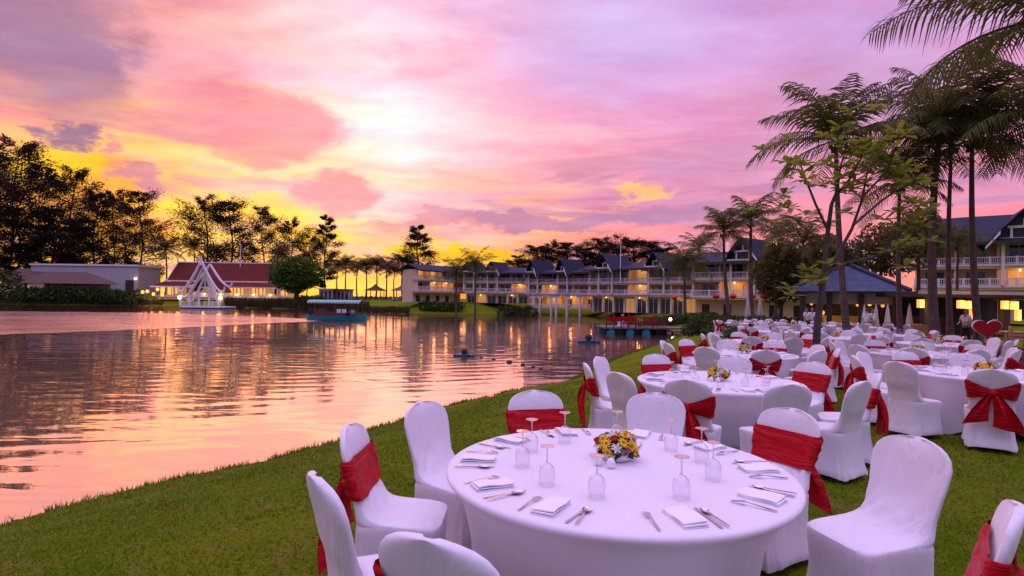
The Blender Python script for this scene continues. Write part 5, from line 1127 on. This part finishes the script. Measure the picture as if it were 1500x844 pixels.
def shaker():
    t = thing('shaker', '', 'shaker', (0, 0, 0), 0, 'egg shaped shakers'); MB().lathe([(.012, 0), (.021, .006), (.0245, .02), (.022, .036), (.014, .050), (.004, .056)], 20).build('shaker_body', M['ceramic'], t, True)
    b = MB()
    for a in range(3): b.ball((.005*math.cos(a*2.1), .005*math.sin(a*2.1), .0555), .0014, 6, 4)
    b.build('holes', M['black'], t); return t
SLOT = ['restaurant side', 'far restaurant corner', 'hotel side toward the restaurant', 'hotel side toward the lake', 'far lake corner', 'lake side', 'near lake corner', 'near side toward the lake', 'near side toward the restaurant', 'near restaurant corner']
ITEM = {}
def item(kind, name, cat, group, label, loc, rz):
    if kind not in ITEM:
        if kind in MBS:
            o = MBS[kind][0]().build(name, MBS[kind][1], None, MBS[kind][2])
            if kind == 'glass':
                MB().lathe([(.006, .106), (.0045, .114), (.004, .150), (.005, .172), (.011, .180)], 12).build('stem', M['glass2'], o, True)
                MB().lathe([(.010, .181), (.034, .186), (.0352, .1875), (.034, .189), (.001, .1895)], 28).build('foot', M['glass2'], o, True)
        else: o = {'bouquet': bouquet, 'shaker': shaker}[kind]()
        tag(o, label, cat, group); o.location = loc; o.rotation_euler[2] = rz; ITEM[kind] = o; return o
    return dup(ITEM[kind], loc, rz, label, group)
MBS = {'fork': (fork_mb, M['steel'], True), 'knife': (knife_mb, M['steel'], True), 'spoon': (spoon_mb, M['steel'], True), 'napkin': (napkin_mb, M['napkin'], True), 'glass': (glass_mb, M['glass'], True)}
tabp = []
def table(x, y, nm, look, chairs, full=True, r=1.0, flowers=True, glasses=True, fdx=(0, 0)):
    z = G(x, y)
    if not tabp:
        t = thing('banquet_table', look, 'table', (x, y, z), 0, 'round banquet tables'); table_cover().build('tablecloth', M['cloth'], t, True)
        MB().tube([(0, 0, .02), (0, 0, .74)], .06, 10).build('pedestal', M['dark'], t); tabp.append(t)
    else: dup(tabp[0], (x, y, z), rnd.random()*.8, look, scale=(r, r, 1))
    zt = z+.7603; jr = random.Random(int(x*100))
    for i, c in enumerate(chairs):
        a, rad, knd, visible = c[:4]; slot = SLOT[round(math.degrees(a)/36) % 10]
        u = Vector((math.cos(a), math.sin(a), 0)); s = Vector((-math.sin(a), math.cos(a), 0)); o = Vector((x, y, 0))
        if visible:
            p = o+u*(rad-.27)*1.0; put_chair(p.x, p.y, a+PI+(R(c[4]) if len(c) > 4 else jr.gauss(0, .06)), 'sash' if knd else 'plain', f"{'red sashed' if knd else 'plain'} white chair, {slot}, at {nm}")
        def at(ru, sv, dz=0): q = o+u*ru*r+s*sv; q.z = zt+dz; return q
        face = a+PI/2                                  # item +Y points to the table centre
        if glasses:
            item('glass', 'wine_glass', 'wine glass', 'upturned wine glasses', f'upturned wine glass, {slot}, on {nm}', at(.50+jr.gauss(0, .02), .10+jr.gauss(0, .015)), 0)
        if full:
            item('napkin', 'napkin', 'napkin', 'folded napkins', f'folded white napkin, {slot}, on {nm}', at(.74, 0+jr.gauss(0, .012)), face+jr.gauss(0, .12))
            item('fork', 'fork', 'fork', 'forks', f'fork, {slot}, laid on {nm}', at(.745, -.125+jr.gauss(0, .01)), face+jr.gauss(0, .12))
            item('knife', 'knife', 'knife', 'knives', f'knife, {slot}, laid on {nm}', at(.745, .115), face+jr.gauss(0, .08))
            item('spoon', 'spoon', 'spoon', 'spoons', f'spoon, {slot}, laid on {nm}', at(.75, .140, .0), face+.10+jr.gauss(0, .05))
    if flowers:
        item('bouquet', 'flower_bowl', 'flowers', 'flower centrepieces', f'yellow, white and red flower bowl at the middle of {nm}', (x+fdx[0], y+fdx[1], zt), jr.random()*6)
        if full:
            for k, (ddx, ddy) in enumerate(((-.125, -.12), (-.065, -.165))): item('shaker', 'shaker', 'shaker', 'egg shaped shakers', f"white egg shaker {'lake side of its pair' if k == 0 else 'closer of its pair to the camera'} on {nm}", (x+fdx[0]+ddx, y+fdx[1]+ddy, zt), 0)
def ring(ph, sash0, rad=1.45, hide=()): return [(R(ph+36*i), rad, (i+sash0) % 2, i not in hide) for i in range(10)]
D = R
T1 = [(D(175), 1.42, 1, 1), (D(142), 1.42, 0, 1, 8), (D(105), 1.45, 1, 1), (D(67), 1.45, 0, 1), (D(30), 1.47, 1, 1), (D(-4), 1.56, 0, 1, 17), (D(-40), 1.55, 1, 1), (D(-80), 1.60, 0, 1), (D(239), 1.54, 1, 1), (D(210), 1.50, 0, 1)]
table(.567, 3.011, 'the front table', 'large round front table in white stretch cloth, laid with cutlery and napkins', T1, fdx=(.03, .12))
T2 = [(D(182), 1.48, 1, 1), (D(214), 1.52, 0, 1), (D(146), 1.45, 0, 1), (D(104), 1.42, 1, 1), (D(62), 1.42, 0, 1), (D(20), 1.46, 1, 1), (D(-24), 1.5, 1, 1), (D(-57), 1.5, 0, 1), (D(271), 1.52, 0, 1), (D(240), 1.48, 1, 1)]
table(2.36, 6.42, 'the second lakeside table', 'white round table just behind the front one, by the lake side', T2)
table(4.25, 10.3, 'the third lakeside table', 'third white round table along the lake side row', ring(8, 0))
table(6.25, 7.45, 'the aisle table', 'white round table near the photo edge, across the lawn aisle', [(D(197), 1.5, 0, 1), (D(164), 1.5, 1, 1), (D(128), 1.45, 0, 1), (D(92), 1.42, 1, 1), (D(58), 1.42, 0, 1), (D(20), 1.45, 1, 1), (D(-16), 1.45, 0, 1), (D(-52), 1.45, 1, 1), (D(-90), 1.45, 0, 1), (D(232), 1.5, 1, 1)])
table(7.85, 10.9, 'the second aisle table', 'second white round table across the lawn aisle', ring(16, 1))
table(10.75, 14.2, 'the heart sign table', 'white round table standing before the red heart sign', ring(5, 0), full=False)
table(6.35, 14.2, 'the slim tree table', 'white round table just behind the slim grey tree', ring(20, 1), full=False)
table(9.75, 17.0, 'the palm trunk table', 'white round table in front of the pavilion palm trunk', ring(10, 1), full=False)
table(10.0, 21.0, 'the table beyond the slim tree', 'white round table farther along the lawn, beyond the slim tree', ring(26, 0), full=False)
table(13.0, 26.5, 'the hedge end table', 'white round table at the end of the loose hedge', ring(3, 1), full=False)
table(13.2, 32.5, 'the hotel corner table', 'white round table closest to the hotel lanterns', ring(20, 0), full=False)
table(17.0, 30.5, 'the waiters table', 'white round table where the waiters stand', ring(14, 1), full=False)
table(16.4, 36.0, 'the rearmost table', 'rearmost white round table, by the hotel hedge', ring(30, 1), full=False)
table(17.6, 27.2, 'the dark post table', 'white round table next to the dark pavilion post', ring(0, 0), full=False)
table(12.9, 19.5, 'the planter table', 'white round table nearest the brick planter kerb', ring(22, 0), full=False)

# ------------------------------------------------------------------ people
def skin_mesh(name, verts, edges, radii, m, parent, sub=2, root=0):
    me = bpy.data.meshes.new(name); me.from_pydata(verts, edges, []); o = bpy.data.objects.new(name, me); C.objects.link(o)
    md = o.modifiers.new('skin', 'SKIN'); md.use_smooth_shade = True
    for i, sv in enumerate(me.skin_vertices[0].data): sv.radius = radii[i]; sv.use_root = (i == root)
    s = o.modifiers.new('sub', 'SUBSURF'); s.levels = s.render_levels = sub
    dg = bpy.context.evaluated_depsgraph_get(); nm = bpy.data.meshes.new_from_object(o.evaluated_get(dg)); o.modifiers.clear(); o.data = nm; nm.name = name
    nm.materials.clear(); nm.materials.append(m); 
    for p in nm.polygons: p.use_smooth = True
    o.parent = parent; return o
def person(label, loc, rz, la, ra, H=1.66, lower='trousers', stride=.06):
    """la, ra: elbow and wrist offsets (x, y, z) of each arm; the figure looks along -Y"""
    t = thing('person', label, 'person', loc, rz, 'waiters in white'); k = H/1.7
    sh = 1.40; v, e, r = [], [], []
    def add(p, rad, prev=None):
        v.append(tuple(Vector(p)*k)); r.append((rad[0]*k, rad[1]*k) if isinstance(rad, tuple) else (rad*k, rad*k))
        if prev is not None: e.append((prev, len(v)-1))
        return len(v)-1
    pv = add((0, 0, .95), (.15, .11)); wa = add((0, 0, 1.10), (.13, .095), pv); ch = add((0, 0, 1.28), (.155, .11), wa); ne = add((0, .005, 1.44), (.06, .06), ch); n2 = add((0, -.01, 1.50), (.055, .055), ne)
    h1 = add((0, -.025, 1.56), (.078, .092), n2); h2 = add((0, -.015, 1.64), (.074, .09), h1); add((0, -.005, 1.695), (.045, .055), h2)
    arms = {}
    for s, (el, wr) in ((-1, la), (1, ra)):
        a = add((s*.175, 0, sh-.02), .056, ch); b = add((s*(.20+el[0]), el[1], sh-.30+el[2]), .042, a); c = add((s*(.20+wr[0]), wr[1], sh-.54+wr[2]), .030, b); dv = (Vector(v[c])-Vector(v[b])).normalized()*.075; q = Vector(v[c])/k+dv; dd = add(tuple(q), (.034, .022), c); arms[s] = (v[a], v[b], v[c], v[dd], dv)
    for s in (-1, 1):
        a = add((s*.085, 0, .86), .085, pv); b = add((s*.095, -.01+s*stride*.4, .47), .058, a); c = add((s*.10, .02+s*stride, .08), .040, b); add((s*.11, -.10+s*stride, .035), (.04, .03), c)
    body = skin_mesh('body', v, e, r, M['skin'], t)
    fb = MB()
    for s, (a, b, c, d, dv) in arms.items():          # fingers curl from the palm; the thumb leaves its side
        d = Vector(d); dv = dv.normalized(); w = dv.cross(Vector((0, 1, 0))).normalized()
        for i, L in enumerate((.065, .075, .070, .055)): o = d+w*(i-1.5)*.017; fb.tube([o-dv*.02, o+dv*L*.55, o+dv*L*.9+Vector((0, -.02, 0))], [.009, .008, .006], 6)
        o = d-dv*.03; fb.tube([o, o-w*.035+dv*.02, o-w*.04+dv*.05], [.010, .009, .007], 6)
    # nose, ears
    fb.tube([(0, -.105*k, 1.60*k), (0, -.128*k, 1.565*k), (0, -.105*k, 1.555*k)], [.008, .014, .008], 6)
    for s in (-1, 1): fb.ball((s*.078*k, -.01*k, 1.59*k), .02, 6, 5, (.4, 1, 1.5))
    me = body.data; bm = bmesh.new(); bm.from_mesh(me); off = len(bm.verts); vv = [bm.verts.new(p) for p in fb.v]
    for f in fb.f:
        try: bm.faces.new([vv[i] for i in f])
        except ValueError: pass
    bm.to_mesh(me); bm.free()
    hb = MB(); hb.ball((0, .012*k, 1.645*k), .094*k, 14, 10, (.92, 1.06, .86)); hb.v = [(x, y+(.02 if y < -.02 and z < 1.63*k else 0)+(.06*k if y < -.05*k and z < 1.63*k else 0), z) for x, y, z in hb.v]; hb.build('hair', M['hair'], t, True)
    eb = MB()
    for s in (-1, 1): eb.ball((s*.030*k, -.108*k, 1.605*k), .009, 6, 5)
    eb.build('eyes', M['hair'], t); mb_ = MB(); mb_.box(-.022*k, .022*k, -.113*k, -.104*k, 1.530*k, 1.537*k); mb_.build('mouth', M['rpet'], t)
    sv = [(0, 0, .90), (0, 0, 1.08), (0, 0, 1.28), (0, .005, 1.42)]; se = [(0, 1), (1, 2), (2, 3)]; sr = [(.175, .135), (.155, .118), (.175, .125), (.07, .07)]
    for s in (-1, 1):
        a, b, c, d, dv = arms[s]; a, b = Vector(a)/k, Vector(b)/k; sv += [tuple(a), tuple(a.lerp(b, .8))]; i = len(sv); se += [(2, i-2), (i-2, i-1)]; sr += [(.070, .070), (.060, .060)]
    skin_mesh('shirt', [tuple(Vector(p)*k) for p in sv], se, [(x*k, y*k) for x, y in sr], M['shirt'], t)
    tv = [(0, 0, .95)]; te = []; tr_ = [(.165, .125)]
    for s in (-1, 1):
        i = len(tv); tv += [(s*.088, 0, .84), (s*.095, -.01+s*stride*.4, .47), (s*.10, .02+s*stride, .10)]; te += [(0, i), (i, i+1), (i+1, i+2)]; tr_ += [(.098, .098), (.075, .075), (.062, .062)]
    skin_mesh('trousers', [tuple(Vector(p)*k) for p in tv], te, [(x*k, y*k) for x, y in tr_], M['trousers'], t)
    for s in (-1, 1): MB().ball((s*.105*k, -.05*k+s*stride*k, .04), .05, 10, 6, (.95, 2.6, .85)).build('shoe', M['black'], t, True)
    return t
HANG = ((.02, .01, 0), (.03, -.04, 0)); FWD = ((.03, -.04, .02), (-.02, -.24, .17)); CAR = ((.05, -.02, .0), (-.04, -.22, .24))
for lb, px, Y, rz, la, ra, st in [
    ('waiter in white shirt walking by the amber lanterns, carrying arm bent', 1415, 26.5, R(-70), FWD, CAR, .16),
    ('waiter in white shirt at the rear table, first of the three', 1181, 34.0, R(30), HANG, FWD, .04),
    ('middle waiter of the three at the rear table, facing the lawn', 1189.5, 33.0, R(-10), FWD, FWD, .03),
    ('waiter in white seen beside the slim tree trunk, third of three', 1198.5, 32.2, R(160), HANG, FWD, .05),
    ('waiter in white shirt bending arms at the dark post table', 1270, 30.0, R(120), FWD, CAR, .08),
    ('waiter half hidden behind the one at the dark post table', 1277, 31.5, R(20), HANG, HANG, .02)]:
    p = PW(px, 470, Y); p.z = G(p.x, Y); person(lb, p, rz, la, ra, 1.68, stride=st)
